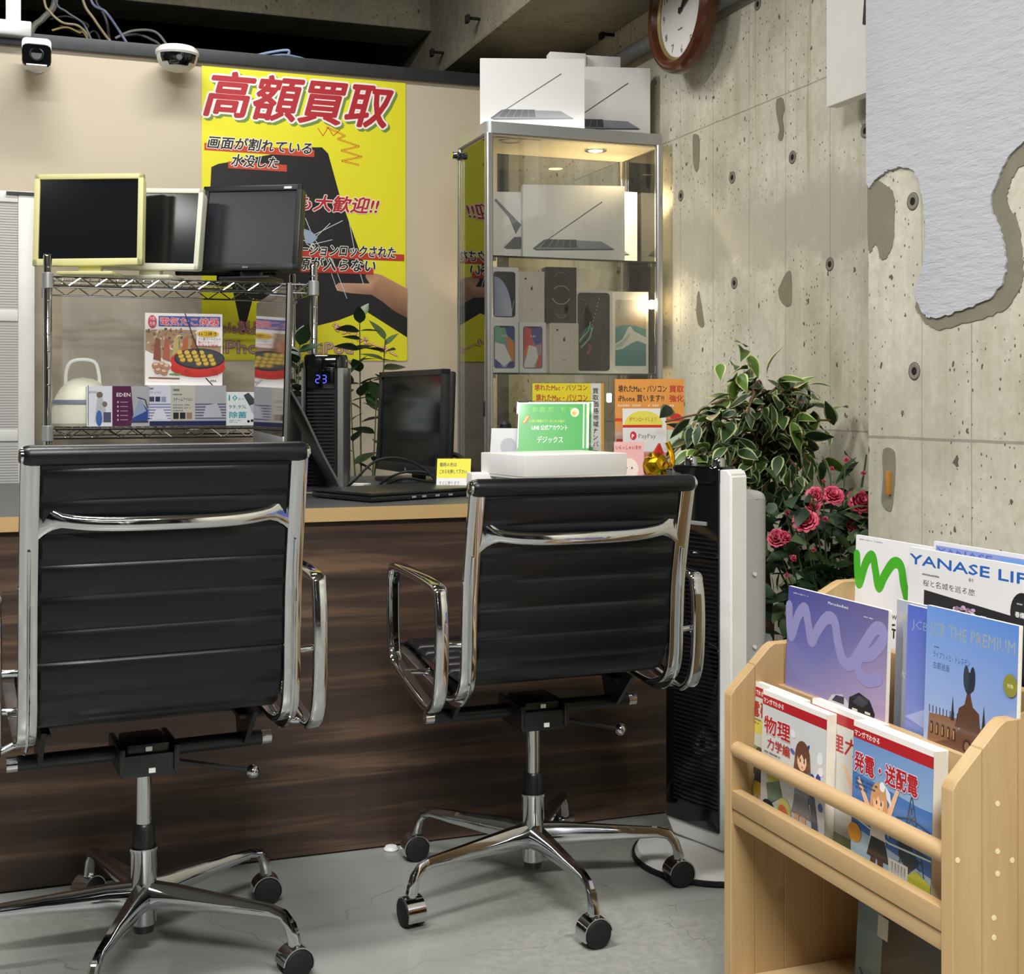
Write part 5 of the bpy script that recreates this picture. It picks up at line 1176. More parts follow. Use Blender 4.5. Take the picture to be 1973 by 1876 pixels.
for i in range(40):
    th = r.uniform(0, 2 * pi); el = r.uniform(-.45, 1.0)
    sx, sy, sz = .255, .2, .21
    e = CR + Vector((cos(th) * cos(el) * sx * r.uniform(.55, 1), sin(th) * cos(el) * sy * r.uniform(.5, .85), sin(el) * sz * r.uniform(.6, 1.0)))
    if e.x > .215: e.x = .215
    s = Vector((ru(-.015, .01), 0, r.uniform(.72, .95))); m = (s + e) / 2 + Vector((0, 0, .05))
    P = smooth([s, m, e], 5); tube(bm, P, .0028, 5); br.append(P)
finish('twigs', bm, 'bark', t)
k = 0
for P in br:
    for j in range(7):
        b = P[min(len(P) - 1, 3 + j)]
        dr = (P[-1] - P[0]).normalized() * .7 + Vector((r.uniform(-.9, .9), r.uniform(-.9, .9), r.uniform(-1.3, .15)))
        q = b + Vector((r.uniform(-.035, .035), r.uniform(-.035, .035), r.uniform(-.03, .03)))
        dd = dr.normalized()
        if fp.x + q.x + dd.x * .07 > UR - .01: dd.x = -abs(dd.x)
        put_leaf(FIC[r.choice((0, 0, 1, 1, 2, 3, 3, 4))], t, q, dd, r.uniform(-.9, .9), r.uniform(.75, 1.15)); k += 1
for i in range(20):   # lighter green leaves towards the left and the top
    q = CR + (Vector((-.2 + .03 * r.random(), -.05, r.uniform(-.08, .06))) if i < 13 else Vector((-.05 + r.uniform(-.04, .04), 0, .22 + r.uniform(-.03, .03))))
    put_leaf(FIC[2 if i % 2 else 4], t, q + Vector((r.uniform(0, .06), r.uniform(-.05, .05), 0)), (r.uniform(-1, .3), r.uniform(-1, .2), r.uniform(-.6, .5)), r.uniform(-.6, .6), r.uniform(.8, 1.1))

def foliage(par, metas, count, seed, place):
    """many small overlapping leaves behind the single ones, one mass"""
    r = random.Random(seed); vs, fs, cs = [], [], []
    for _ in range(count):
        p, d, s = place(r)
        if p is None: continue
        me = metas[r.randrange(len(metas))]; d = Vector(d).normalized(); z = Vector((0, 0, 1)) - Vector((0, 0, 1)).dot(d) * d
        z = z.normalized() if z.length > .05 else d.orthogonal().normalized(); z = Matrix.Rotation(r.uniform(-1, 1), 3, d) @ z; y = z.cross(d)
        o = len(vs); R_ = Matrix((d, y, z)).transposed()
        vs += [tuple(R_ @ (v.co * s) + p) for v in me.vertices]
        ca = me.color_attributes['Col'].data
        for pl in me.polygons: fs.append([v + o for v in pl.vertices]); cs += [tuple(ca[li].color) for li in pl.loop_indices]
    me = D2.meshes.new('foliage'); me.from_pydata(vs, [], fs); ca = me.color_attributes.new('Col', 'FLOAT_COLOR', 'CORNER')
    ca.data.foreach_set('color', [x for c in cs for x in c]); me.materials.append(MATS['print_leaf']); me.polygons.foreach_set('use_smooth', [True] * len(fs))
    link('foliage', me, par)['kind'] = 'stuff'
def fpl(r):
    th = r.uniform(0, 2 * pi); el = r.uniform(-1.3, 1.1); q = r.random() ** .5 * .8
    p = CR + Vector((cos(th) * cos(el) * .25 * q, sin(th) * cos(el) * .19 * q, sin(el) * .19 * q - .02))
    if fp.x + p.x > UR - .06: p.x = UR - .08 - fp.x
    return p, (r.uniform(-1, .5), r.uniform(-1, 1), r.uniform(-1.2, .3)), r.uniform(.6, .95)
foliage(t, [FIC[1], FIC[3], FIC[0]], 260, 3, fpl)

# roses
rp = Vector((1.76, 2.60, 0))
t = thing('rose_bush', 'artificial pink-red rose bush with dark leaves between ficus and concrete pillar', 'plant', rp)
pot(t, .11, .2, 'black_plastic')
RL = [leafmesh('rose_leaf', .055, .019, (c, '#000'), .15, .2, False, 5) for c in ('#2f4a2c', '#253c26', '#4a5f3c', '#1d2f20')]
r = random.Random(5)
bm = BM(); Rb = []
for i in range(26):
    th = r.uniform(0, 2 * pi); R_ = r.uniform(.04, .2); zz = r.uniform(.3, .86)
    e = Vector((cos(th) * R_ - .02, sin(th) * R_ * .9, zz)); e.x = min(e.x, .17)
    P = smooth([(0, 0, .18), (e.x * .4, e.y * .4, .2 + (zz - .2) * .5), e], 5); tube(bm, P, .0022, 5); Rb.append(P)
finish('stems', bm, 'stem_green', t)
n_ = 0
for P in Rb:
    for j in range(11):
        b = P[r.randint(3, len(P) - 1)]; q = b + Vector((r.uniform(-.03, .03), r.uniform(-.03, .03), r.uniform(-.03, .03)))
        d = Vector((r.uniform(-1, 1), r.uniform(-1, .6), r.uniform(-.5, .5)))
        if rp.x + q.x > 1.93: continue
        put_leaf(RL[r.randint(0, 3)], t, q, d, r.uniform(-.8, .8), r.uniform(.8, 1.5)); n_ += 1
def rpl(r):
    z = r.uniform(.24, .74); R_ = r.random() ** .5 * (.2 if z > .4 else .15); th = r.uniform(0, 2 * pi)
    p = Vector((cos(th) * R_ - .03, sin(th) * R_ + .01, z))
    return (None, None, None) if rp.x + p.x > 1.92 else (p, (r.uniform(-1, 1), r.uniform(-1, .5), r.uniform(-.6, .4)), r.uniform(.7, 1.15))
foliage(t, RL, 620, 8, rpl)
def rose_mesh(R_, cols, seed, layers=5, open_=1.0):
    r = random.Random(seed); vs, fs, cs = [], [], []
    for L in range(layers):
        u = L / (layers - 1); rad = R_ * (.15 + .85 * u * open_); h = R_ * (.75 - .55 * u); n = 3 + L * 2
        for k in range(n):
            a = 2 * pi * (k + .5 * (L % 2)) / n + r.uniform(-.15, .15); o = len(vs); wd = 1.25 * pi / n
            for i, (rr, zz, ww) in enumerate(((.15, -.3, .4), (.75, .2 * h / R_, 1), (1.0, h / R_, .85), (1.12, h / R_ - .08, .45))):
                for s in (-1, 0, 1):
                    aa = a + s * wd * ww; q = rad * rr * (1 if s == 0 else .94); vs.append((q * cos(aa), q * sin(aa), R_ * zz + r.uniform(-.04, .04) * R_))
            for i in range(3):
                for j in range(2): fs.append([o + i * 3 + j, o + (i + 1) * 3 + j, o + (i + 1) * 3 + j + 1, o + i * 3 + j + 1]); cs.append(cols[(i + L) % len(cols)])
    me = D2.meshes.new('blossom'); me.from_pydata(vs, [], fs); ca = me.color_attributes.new('Col', 'FLOAT_COLOR', 'CORNER'); buf = []
    for pl, c in zip(me.polygons, cs):
        for _ in pl.vertices: buf += [*lin(c), 1]
    ca.data.foreach_set('color', buf); me.materials.append(MATS['print_leaf']); me.polygons.foreach_set('use_smooth', [True] * len(fs)); return me
RB1 = rose_mesh(.025, ('#a02844', '#c43a58', '#d85a74'), 1); RB2 = rose_mesh(.025, ('#8c2038', '#b03048', '#c84860'), 2, 4, .8); RBUD = rose_mesh(.011, ('#a02440', '#b83a50', '#c8708a'), 3, 3, .5)
for (x, y, dpt, s, me) in ((1572, 957, 2.58, .95, RB1), (1605, 955, 2.55, 1.0, RB1), (1655, 967, 2.52, 1.2, RB1), (1566, 974, 2.53, .8, RB2), (1553, 1005, 2.48, 1.15, RB1), (1645, 1012, 2.5, .85, RB2), (1497, 1037, 2.56, 1.0, RB2), (1511, 1036, 2.55, .7, RB1),
                           (1631, 886, 2.55, 1.1, RBUD), (1602, 903, 2.58, 1.0, RBUD), (1664, 912, 2.55, 1.0, RBUD), (1587, 927, 2.55, .8, RBUD), (1517, 988, 2.55, .9, RBUD), (1546, 983, 2.52, .9, RBUD), (1590, 1000, 2.5, 1.1, RBUD), (1568, 1060, 2.5, .9, RBUD), (1527, 1076, 2.5, 1.4, RBUD), (1516, 1108, 2.5, .8, RBUD), (1537, 1048, 2.52, .8, RBUD)):
    q = onV(x, y, dpt) - rp; put_leaf(me, t, q, (0, 0, 1), 0, s, 'blossom').matrix_local = Matrix.Translation(q) @ Matrix.Rotation(-A, 4, 'Z') @ Matrix.Rotation(radians(random.uniform(35, 75)), 4, 'X') @ Matrix.Rotation(random.uniform(-.5, .5), 4, 'Y') @ Matrix.Diagonal((s, s, s, 1))
    if q.x < .18: bm = BM(); tube(bm, smooth([(0, 0, .25), (q.x * .6, q.y * .6 + .01, q.z * .75), (q.x, q.y + .004, q.z - .008)], 4), .0016, 5); finish('stem', bm, 'stem_green', t)

# leafy money tree shoots behind the desk
ZL = [leafmesh('shoot_leaf', .078, .026, (c, '#000'), .18, .12, False, 6) for c in ('#2d4526', '#223a22', '#40582e', '#1c2e1c')]
def shoots(name, label, base, stems, seed, potr=.1):
    t = thing(name, label, 'plant', base); pot(t, potr, .24, 'terracotta'); r = random.Random(seed)
    for top, n, lo in stems:
        e = Vector(top) - Vector(base); P = smooth([(r.uniform(-.03, .03), r.uniform(-.02, .02), .2), (e.x * .3, e.y * .3, e.z * .5), (e.x * .8, e.y * .8, e.z * .8), e], 8)
        bm = BM(); tube(bm, P, .0034, 6, scales=[1.2 - .7 * i / len(P) for i in range(len(P))]); finish('stem', bm, 'stem_green', t)
        for i in range(n):
            u = lo + (1 - lo) * i / (n - 1); b = P[min(len(P) - 1, int(u * (len(P) - 1)))]; a = i * 2.4 + r.uniform(-.3, .3)
            d = Vector((cos(a), .6 * sin(a), r.uniform(.0, .7) + (.8 if i > n - 3 else 0))); put_leaf(ZL[r.randint(0, 3)], t, b, d, r.uniform(-.5, .5), r.uniform(.75, 1.1))
pv = lambda x, y, v=3.92: tuple(onV(x, y, v))
shoots('leafy_plant', 'leafy green plant with tall shoots against the yellow poster behind the desk', (.94, 3.94, 0), [(pv(693, 612), 17, .62), (pv(742, 655, 3.98), 15, .66), (pv(675, 720, 3.9), 9, .6), (pv(725, 770, 3.9), 8, .58)], 11)
shoots('leafy_plant', 'leafy green plant between the wire rack post and the tower heater', (.70, 3.98, 0), [(pv(578, 655, 4.0), 12, .74), (pv(572, 700, 4.03), 7, .7)], 12, .08)

# ================================================================== OFFICE CHAIRS
PATH = [(.255, .437), (.20, .447), (.05, .430), (-.07, .418), (-.14, .420), (-.185, .442), (-.203, .49), (-.207, .57), (-.213, .66), (-.232, .77), (-.252, .868)]
PATH2 = [(.250, .447), (.20, .459), (.05, .450), (-.07, .446), (-.125, .449), (-.170, .462), (-.196, .505), (-.205, .57), (-.211, .66), (-.230, .77), (-.250, .868)]
def chair_meshes(K):
    """K scales the height of the back above the seat"""
    CH = {}; kz = lambda z: .44 + (z - .44) * K if z > .44 else z
    SP, SQ = [[Vector((0, p.y, kz(p.z))) for p in smooth([(0, y, z) for y, z in q], 6)] for q in (PATH, PATH2)]
    # side rail: flat bar with a rib proud of its outer face
    bm = BM(); sc = [(.8 if i < 4 else 1.0, 1) for i in range(len(SP))]
    sweep(bm, SP, rrect(.029, .011, .003, 2), (1, 0, 0), scales=sc); CH['rail'] = (bm, 'chrome')
    bm = BM(); n = len(SP); Q = []
    for i in range(18, n - 8):
        tt = (SP[i + 1] - SP[i - 1]).normalized(); nn = Vector((0, -tt.z, tt.y)); nn = nn if True else nn
        Q.append(SP[i] + nn * .010)
    sweep(bm, Q, rrect(.005, .014, .002, 1), (1, 0, 0), scales=[(1, .3 + .7 * min(1, i / 5, (len(Q) - 1 - i) / 5)) for i in range(len(Q))]); CH['rail_rib'] = (bm, 'chrome')
    # sling with welted channels
    bm = BM(); W = .384; acc = [0]
    for a, b in zip(SQ, SQ[1:]): acc.append(acc[-1] + (b - a).length)
    tot = acc[-1]; N_ = 340; ring = []
    def at(s):
        for i in range(len(acc) - 1):
            if s <= acc[i + 1] + 1e-9:
                u = (s - acc[i]) / (acc[i + 1] - acc[i]); p = SQ[i].lerp(SQ[i + 1], u); tg = (SQ[min(i + 2, len(SQ) - 1)] - SQ[max(i - 1, 0)]).normalized(); return p, tg
        return SQ[-1], (SQ[-1] - SQ[-2]).normalized()
    pitch = .0505
    for k in range(N_ + 1):
        s = tot * k / N_; p, tg = at(s); nrm = Vector((0, -tg.z, tg.y)) # outward (back / under)
        puff = .0058 * abs(sin(pi * (tot - s - .012) / pitch)) ** .36
        row = []
        for side in (1, -1):
            xs = [-W / 2, -W / 2 + .006, -W / 4, 0, W / 4, W / 2 - .006, W / 2]
            if side < 0: xs = xs[::-1]
            for x in xs:
                e = .3 if abs(x) > W / 2 - .003 else 1
                row.append(bm.verts.new(p + Vector((x, 0, 0)) + nrm * (-.001 + side * (.0025 + puff) * e)))
        ring.append(row)
    m = len(ring[0])
    for a, b in zip(ring, ring[1:]):
        for j in range(m): bm.faces.new((a[j], a[(j + 1) % m], b[(j + 1) % m], b[j]))
    bm.faces.new(ring[0][::-1]); bm.faces.new(ring[-1]); CH['sling'] = (bm, 'leather')
    for nm, c, tg in (('top_roll', (0, -.252, kz(.876)), 0), ('front_roll', (0, .262, .433), 0)):
        bm = BM(); hw = .2165; xs = [-hw, -hw + .003, -hw + .012, -.12, 0, .12, hw - .012, hw - .003, hw]
        sweep(bm, [(x, c[1], c[2]) for x in xs], [(a, b) for a, b in rrect(.032, .030, .0145, 4)], (0, 0, 1), scales=[.72, .9, 1, .985, .98, .985, 1, .9, .72]); CH[nm] = (bm, 'leather')
        bm = BM(); lathe(bm, [(0, -.002), (.0125, -.002), (.0125, .003), (.009, .006), (0, .007)], 18, (hw - .001, c[1], c[2]), R=Matrix.Rotation(pi / 2, 3, 'Y'))
        CH[nm + '_cap'] = (bm, 'chrome')
    # chrome spreader across the back
    bm = BM(); rg = []
    for i in range(33):
        u = -1 + 2 * i / 32; e = max(0, abs(u) - .8) / .2; h = .0112 + .03 * e ** 1.8; th = .0055 * (1 - .45 * e)
        cy, cz = -.232 - .026 * (1 - u * u), kz(.787) - .018 * (1 - u ** 4)
        rg.append([bm.verts.new((u * .196, cy + th * a, cz + h * b)) for a, b in [(cos(q), sin(q)) for q in [2 * pi * k / 12 for k in range(12)]]])
    for a, b in zip(rg, rg[1:]):
        for k in range(12): bm.faces.new((a[k], a[(k + 1) % 12], b[(k + 1) % 12], b[k]))
    bm.faces.new(rg[0]); bm.faces.new(rg[-1][::-1]); CH['back_spreader'] = (bm, 'chrome')
    # armrest loop
    L_ = smooth([(0, y, kz(z)) for y, z in ((-.198, .640), (-.165, .664), (.06, .672), (.100, .655), (.108, .60), (.098, .47), (.04, .437), (-.12, .408), (-.165, .412), (-.195, .45), (-.205, .55))], 5, True)
    bm = BM(); sweep(bm, L_, rrect(.026, .015, .006, 3), (1, 0, 0), closed=True); CH['armrest'] = (bm, 'chrome')
    for si, (y, z, y2, z2) in enumerate(((-.198, kz(.545), -.205, kz(.545)), (-.1, .403, -.1, .412), (.03, .437, .03, .435))):
        bm = BM()
        P = [(0, y2, z2), (-.006, y, z), (-.03, y, z), (-.044, y, z)]; sweep(bm, [(-.05, y2, z2), (-.04, y2, z2), (-.018, y, z), (0, y, z)], circ(12, .0055), (0, 0, 1), scales=[1.3, 1, 1, 1.3])
        CH['arm_stub%d' % si] = (bm, 'chrome')
    # under-seat mechanism
    bm = BM(); box(bm, (0, 0, .342), (.094, .12, .040), .008); box(bm, (0, 0, .366), (.072, .10, .022), .006); box(bm, (-.045, 0, .352), (.010, .13, .044), .003); box(bm, (.045, 0, .352), (.010, .13, .044), .003); CH['tilt_mechanism'] = (bm, 'black_plastic')
    bm = BM(); box(bm, (.004, -.0608, .334), (.011, .002, .008)); CH['sticker'] = (bm, 'white_paper'); bm = BM(); box(bm, (0, -.0525, .369), (.011, .004, .008), .001); CH['screw'] = (bm, 'white_paper')
    bm = BM(); rod(bm, (-.205, 0, .354), (.205, 0, .354), .0135, 16)
    for s in (-1, 1): prism(bm, [(-.025, .352), (.025, .352), (.055, .43), (-.10, .424)], 'X', s * .172 - .004, s * .172 + .004); box(bm, (s * .178, -.01, .405), (.045, .07, .008), .002)
    box(bm, (0, .02, .41), (.36, .05, .006), .002); CH['seat_bridge'] = (bm, 'black_plastic')
    bm = BM(); rod(bm, (.205, 0, .354), (.222, 0, .354), .0125, 18)
    CH['bridge_end_cap'] = (bm, 'chrome')
    bm = BM(); tube(bm, smooth([(.02, .0, .335), (.06, 0, .328), (.18, 0, .297)], 4), .0042, 8); CH['height_lever'] = (bm, 'black_plastic')
    bm = BM(); bmesh.ops.create_uvsphere(bm, u_segments=18, v_segments=12, radius=.0125, matrix=Matrix.Translation((.19, 0, .2945))); CH['lever_knob'] = (bm, 'chrome')
    bm = BM(); lathe(bm, [(0, .215), (.0135, .215), (.0135, .33), (0, .33)], 24); CH['gas_lift'] = (bm, 'chrome')
    bm = BM(); lathe(bm, [(0, .17), (.0185, .17), (.0185, .224), (.016, .228), (0, .228)], 24); CH['lift_sleeve'] = (bm, 'black_plastic')
    bm = BM(); lathe(bm, [(0, .040), (.017, .042), (.0185, .058), (0, .058)], 24); CH['bottom_plug'] = (bm, 'black_plastic')
    bm = BM(); lathe(bm, [(0, .055), (.0195, .055), (.0215, .058), (.0225, .18), (.0245, .184), (.0245, .188), (.0205, .188)], 28); CH['base_hub'] = (bm, 'chrome')
    bm = BM()
    P = [(.012, 0, .106), (.06, 0, .108), (.16, 0, .107), (.245, 0, .106), (.268, 0, .101), (.281, 0, .086), (.287, 0, .068), (.289, 0, .056)]
    pf = [(-.5, -.32), (-.32, -.5), (.32, -.5), (.5, -.32), (.5, .1), (.22, .5), (-.22, .5), (-.5, .1)]
    sweep(bm, P, [(a, b) for a, b in pf], (0, 1, 0), scales=[(.036, .046), (.030, .040), (.022, .028), (.017, .019), (.0165, .0175), (.018, .018), (.019, .019), (.020, .020)]); CH['leg'] = (bm, 'chrome')
    bm = BM()
    for s in (-1, 1): lathe(bm, [(0, 0), (.019, 0), (.0245, .002), (.0255, .005), (.0255, .012), (.0235, .015), (.018, .0165), (0, .0165)], 24, (0, s * .004, 0), R=Matrix.Rotation(-s * pi / 2, 3, 'X'))
    CH['wheels'] = (bm, 'rubber')
    bm = BM(); n = 16; ri, ro = .0262, .0285
    arc = [radians(-25 + 200 * i / n) for i in range(n + 1)]
    prism(bm, [(ro * cos(a), ro * sin(a)) for a in arc] + [(ri * cos(a), ri * sin(a)) for a in arc[::-1]], 'Y', -.0175, .0175)
    lathe(bm, [(0, .024), (.010, .026), (.0095, .034), (0, .034)], 16); CH['hood'] = (bm, 'chrome')
    for k, (b, m_) in list(CH.items()):
        me = D2.meshes.new('chair_' + k); bmesh.ops.recalc_face_normals(b, faces=b.faces); b.to_mesh(me); b.free(); me.materials.append(MATS[m_])
        me.polygons.foreach_set('use_smooth', [True] * len(me.polygons)); me.set_sharp_from_angle(angle=radians(40)); CH[k] = me
    return CH
def office_chair(label, X, Y, turn, base_deg, casters, K=1):
    CH = chair_meshes(K)
    q = RC(X, Y); t = thing('office_chair', label, 'chair', q, 0, 'black ribbed office chairs at the desk')
    rz = radians(turn) - A
    def part(nm, me=None, par=t, loc=(0, 0, 0), rot=(0, 0, 0), sx=1):
        o = link(nm, CH[me or nm], par, loc, rot); o.scale = (sx, 1, 1); return o
    R = (0, 0, rz); c_, s_ = cos(rz), sin(rz)
    for s in (-1, 1):
        x = s * .205; rl = part('side_rail', 'rail', loc=(x * c_, x * s_, 0), rot=R); part('rail_rib', par=rl)
        x = s * .254; a = part('armrest', loc=(x * c_, x * s_, 0), rot=R); [part('arm_stub', 'arm_stub%d' % k, par=a, sx=s) for k in range(3)]
    part('sling', rot=R)
    for nm in ('top_roll', 'front_roll'): r_ = part(nm, rot=R); part('end_cap', nm + '_cap', par=r_); part('end_cap', nm + '_cap', par=r_, sx=-1)
    part('back_spreader', rot=R)
    m = part('tilt_mechanism', rot=R); part('sticker', par=m); part('screw', par=m)
    b = part('seat_bridge', rot=R); part('end_cap', 'bridge_end_cap', par=b); part('end_cap', 'bridge_end_cap', par=b, sx=-1)
    v = part('height_lever', rot=R); part('lever_knob', par=v)
    part('gas_lift'); part('lift_sleeve'); part('bottom_plug'); part('base_hub')
    for k in range(5):
        a = radians(base_deg + 72 * k) - A; lg = part('leg', rot=(0, 0, a))
        cs = D2.objects.new('caster', None); COL.objects.link(cs); cs.parent = t; cs.location = (.289 * cos(a), .289 * sin(a), .0257); cs.rotation_euler = (0, 0, radians(casters[k]) - A)
        part('wheels', par=cs); part('hood', par=cs)
    return t
office_chair('black ribbed swivel chair with chrome arms before the left end of the desk', -.6366, 2.243, 25, -17.5, [35, 20, 60, 0, 90])
office_chair('black ribbed swivel chair with chrome arms beside the tower heater', .041, 2.55, 21, -69, [205, 20, 100, 200, 300], .84)

# ================================================================== MAGAZINE RACK
F0, NEAR, FAR = 1.034, 1.31, 1.822
mr = thing('magazine_rack', 'natural pine magazine rack with stepped sides and a round rail, lower right', 'rack', (0, 0, 0))
prof = [(F0, 0), (1.43, 0), (1.43, .66), (1.245, .66), (1.238, .657), (1.20, .638), (1.168, .570), (1.155, .566), (1.114, .566), (1.104, .560), (F0 + .006, .497), (F0, .487)]
for nm, v0, v1 in (('near', NEAR - .022, NEAR), ('far', FAR, FAR + .022)):
    sp = D2.objects.new('side_panel', None); COL.objects.link(sp); sp.parent = mr
    cuts = [F0, 1.078, 1.132, 1.205, 1.30, 1.43]
    for a, b in zip(cuts, cuts[1:]):
        pl = clip(prof, 0, a + .0002, b - .0002); bm = BM(); prism(bm, pl, 'Y', v0, v1)
        bmesh.ops.bevel(bm, geom=list(bm.edges), offset=.0009, segments=1, affect='EDGES')
        finish('plank', bm, 'pine_upright', sp, angle=20)
    if nm == 'near':
        M('dowel_end', '#ecd8ae', .6)
        for x, y in ((1922, 1548), (1922, 1640), (1950, 1657), (1922, 1683), (1845, 1657), (1915, 1768), (1915, 1806)):
            q = onV(x, y, v0); finish('dowel_plug', lathe(BM(), [(0, 0), (.0036, 0), (.0033, .0007), (0, .0008)], 14, tuple(q), R=RB), 'dowel_end', sp)
bm = BM(); rod(bm, (F0 + .012, NEAR, .402), (F0 + .012, FAR, .402), .0125, 20); finish('front_rail', bm, 'pine_rail', mr)
finish('front_slat', boxb(F0 + .001, F0 + .019, NEAR, FAR, .309, .338, .002), 'pine_rail', mr)
finish('front_slat', boxb(F0 + .004, F0 + .022, NEAR, FAR, .284, .307, .002), 'pine_rail', mr)
for u, z in ((1.022 + F0 - 1.0, .30), (1.16, .40), (1.255, .47)):
    pass
finish('shelf', boxb(F0 + .022, 1.118, NEAR, FAR, .286, .300), 'pine_rail', mr)
finish('shelf', boxb(1.135, 1.20, NEAR, FAR, .352, .366), 'pine_rail', mr)
finish('shelf', boxb(1.221, 1.40, NEAR, FAR, .43, .444), 'pine_rail', mr)
finish('bottom_shelf', boxb(F0 + .012, 1.40, NEAR, FAR, .02, .04, .002), 'pine_rail', mr)
finish('divider', boxb(1.119, 1.134, NEAR, FAR, .28, .50), 'pine_rail', mr)
finish('divider', boxb(1.2005, 1.2205, NEAR, FAR, .345, .58), 'pine_rail', mr)
n = 5
for i in range(n):
    a = NEAR + (FAR - NEAR) * i / n; finish('back_board', boxb(1.402, 1.418, a + .0005, a + (FAR - NEAR) / n - .0005, .01, .655, .001), 'pine_upright', mr)

def book(name, label, tl, tr, U, h, thick, front, tilt=.0, cat='magazine', group=None, mat='print_gloss', wid=None, page='page_edge', yaw=0, zb=None):
    a, b = onU(*tl, U), onU(*tr, U); w = wid or (a.y - b.y); zt = (a.z + b.z) / 2; x0 = a.y
    zb = zt - h * cos(tilt) if zb is None else zb
    t = thing(name, label, cat, (U + h * sin(tilt) * -1 * 0 - h * sin(tilt), x0 - w / 2, zb), group=group, rot=(-tilt, 0, -pi / 2 + yaw))
    pr = Print(w, h); front(pr, w, h); pr.build('printed_cover', t, (0, -.0004, 0), mat=mat)
    finish('pages', boxb(-w / 2 + .001, w / 2 - .001, .0006, thick - .0005, .001, h - .001), page, t)
    bm = boxb(-w / 2, w / 2, 0, .0005, 0, h); boxb(-w / 2, w / 2, thick - .0004, thick, 0, h, 0, bm); boxb(-w / 2 - .0004, -w / 2 + .0004, 0, thick, 0, h, 0, bm); finish('cover', bm, 'white_paper', t)
    return t
def red_head(p, w, h, bg):
    p.rect(0, 0, w, h, bg); p.rect(0, h * .895, w, h * .075, '#b3242c'); p.rect(0, h * .965, w, h * .035, '#f0ece6')
    p.text('マンガでわかる', w * .015, h * .912, h * .042, '#f6ece8', wid=w * .33, bold=.025)
def figure(p, x, y, s, hair, cloth, skirt, arms=True, legc='#e0b08c'):
    """plain generic cartoon figure"""
    P = lambda l: [(x + a * s, y + b * s) for a, b in l]
    p.poly(P([(-.16, -.05), (-.2, -.55), (-.1, -.55), (-.03, -.1), (.04, -.55), (.14, -.55), (.12, -.05)]), legc)
    p.poly(P([(-.16, .42), (-.22, -.1), (.2, -.1), (.13, .42), (0, .5)]), cloth); p.poly(P([(-.17, .08), (-.27, -.22), (.26, -.22), (.16, .08)]), skirt)
    if arms: p.poly(P([(-.14, .42), (-.5, .86), (-.55, .82), (-.2, .28)]), '#e8bc98'); p.poly(P([(.13, .42), (.4, .92), (.47, .9), (.2, .26)]), '#e8bc98')
    p.ell(x, y + .66 * s, .2 * s, .24 * s, hair, 18); p.poly(P([(-.2, .66), (-.26, .2), (-.1, .3), (.1, .3), (.26, .15), (.2, .66)]), hair)
    p.ell(x - .01 * s, y + .6 * s, .125 * s, .15 * s, '#edc6a4', 16); p.poly(P([(-.15, .72), (-.1, .6), (-.02, .7), (.05, .62), (.14, .72), (.08, .84), (-.1, .84)]), hair)
    for k in (-1, 1): p.ell(x + k * .055 * s, y + .6 * s, .02 * s, .034 * s, '#3a4438', 8)
    p.ell(x, y + .51 * s, .02 * s, .012 * s, '#a8483c', 8)
def b_elec(p, w, h):
    red_head(p, w, h, '#ccd2c8'); p.rect(0, 0, w, h * .55, '#7f9a64'); p.poly([(0, h * .5), (w, h * .62), (w, h * .3), (0, h * .2)], '#a8b4b8'); p.rect(0, h * .64, w * .5, h * .1, '#d8cc58')
    p.text('電磁気学', w * .04, h * .765, h * .12, '#b3242c', wid=w * .86, bold=.03); p.lines(w * .04, h * .73, w * .3, 2, h * .025, h * .012, '#555', 2); figure(p, w * .25, h * .28, h * .3, '#4a4a34', '#2c3440', '#c8b040')
    p.ell(w * .08, h * .4, w * .07, h * .04, '#22242a')
def b_phys(p, w, h):
    red_head(p, w, h, '#cdd0d2'); r = random.Random(3)
    for i in range(24): p.ell(w * r.uniform(.5, 1) * .96, h * r.uniform(.35, .84), w * r.uniform(.02, .06), h * r.uniform(.012, .04), r.choice(['#3a4a94', '#e6e8ee', '#5868ac', '#dfe2ea']), 9, r.uniform(.6, 1.8))
    p.brush([(w * .02, h * .42), (w * .25, h * .52), (w * .6, h * .5)], .004, '#eef0f4'); p.text('物理', w * .04, h * .71, h * .135, '#b3242c', wid=w * .42, bold=.035, outline='#eee8e6', ow=.02)
    p.text('力学編', w * .1, h * .60, h * .085, '#b3242c', wid=w * .36, bold=.02); p.lines(w * .05, h * .56, w * .3, 3, h * .028, h * .012, '#666', 4)
    figure(p, w * .66, h * .34, h * .46, '#6a4634', '#8a94a4', '#7c8088', False); p.poly([(w * .74, h * .56), (w * .8, h * .56), (w * .96, h * .06), (w * .86, h * .04)], '#5c6470')
    p.ell(w * .2, h * .42, w * .1, h * .07, '#b8bc58'); p.poly([(w * .1, h * .34), (w * .3, h * .4), (w * .36, h * .3), (w * .14, h * .2)], '#6c8470'); p.ell(w * .4, h * .2, w * .11, h * .1, '#c8c478', rot=.3); p.ell(w * .38, h * .18, w * .08, h * .07, '#d87850', rot=.3); p.ell(w * .14, h * .18, w * .1, h * .05, '#2c3038')
def b_mech(p, w, h):
    red_head(p, w, h, '#d2cfc8'); p.text('物理力学', w * .04, h * .73, h * .12, '#b3242c', wid=w * .9, bold=.03); figure(p, w * .75, h * .35, h * .36, '#a8844c', '#e0d0b0', '#a84a34'); p.rect(0, 0, w, h * .2, '#7e8c60')
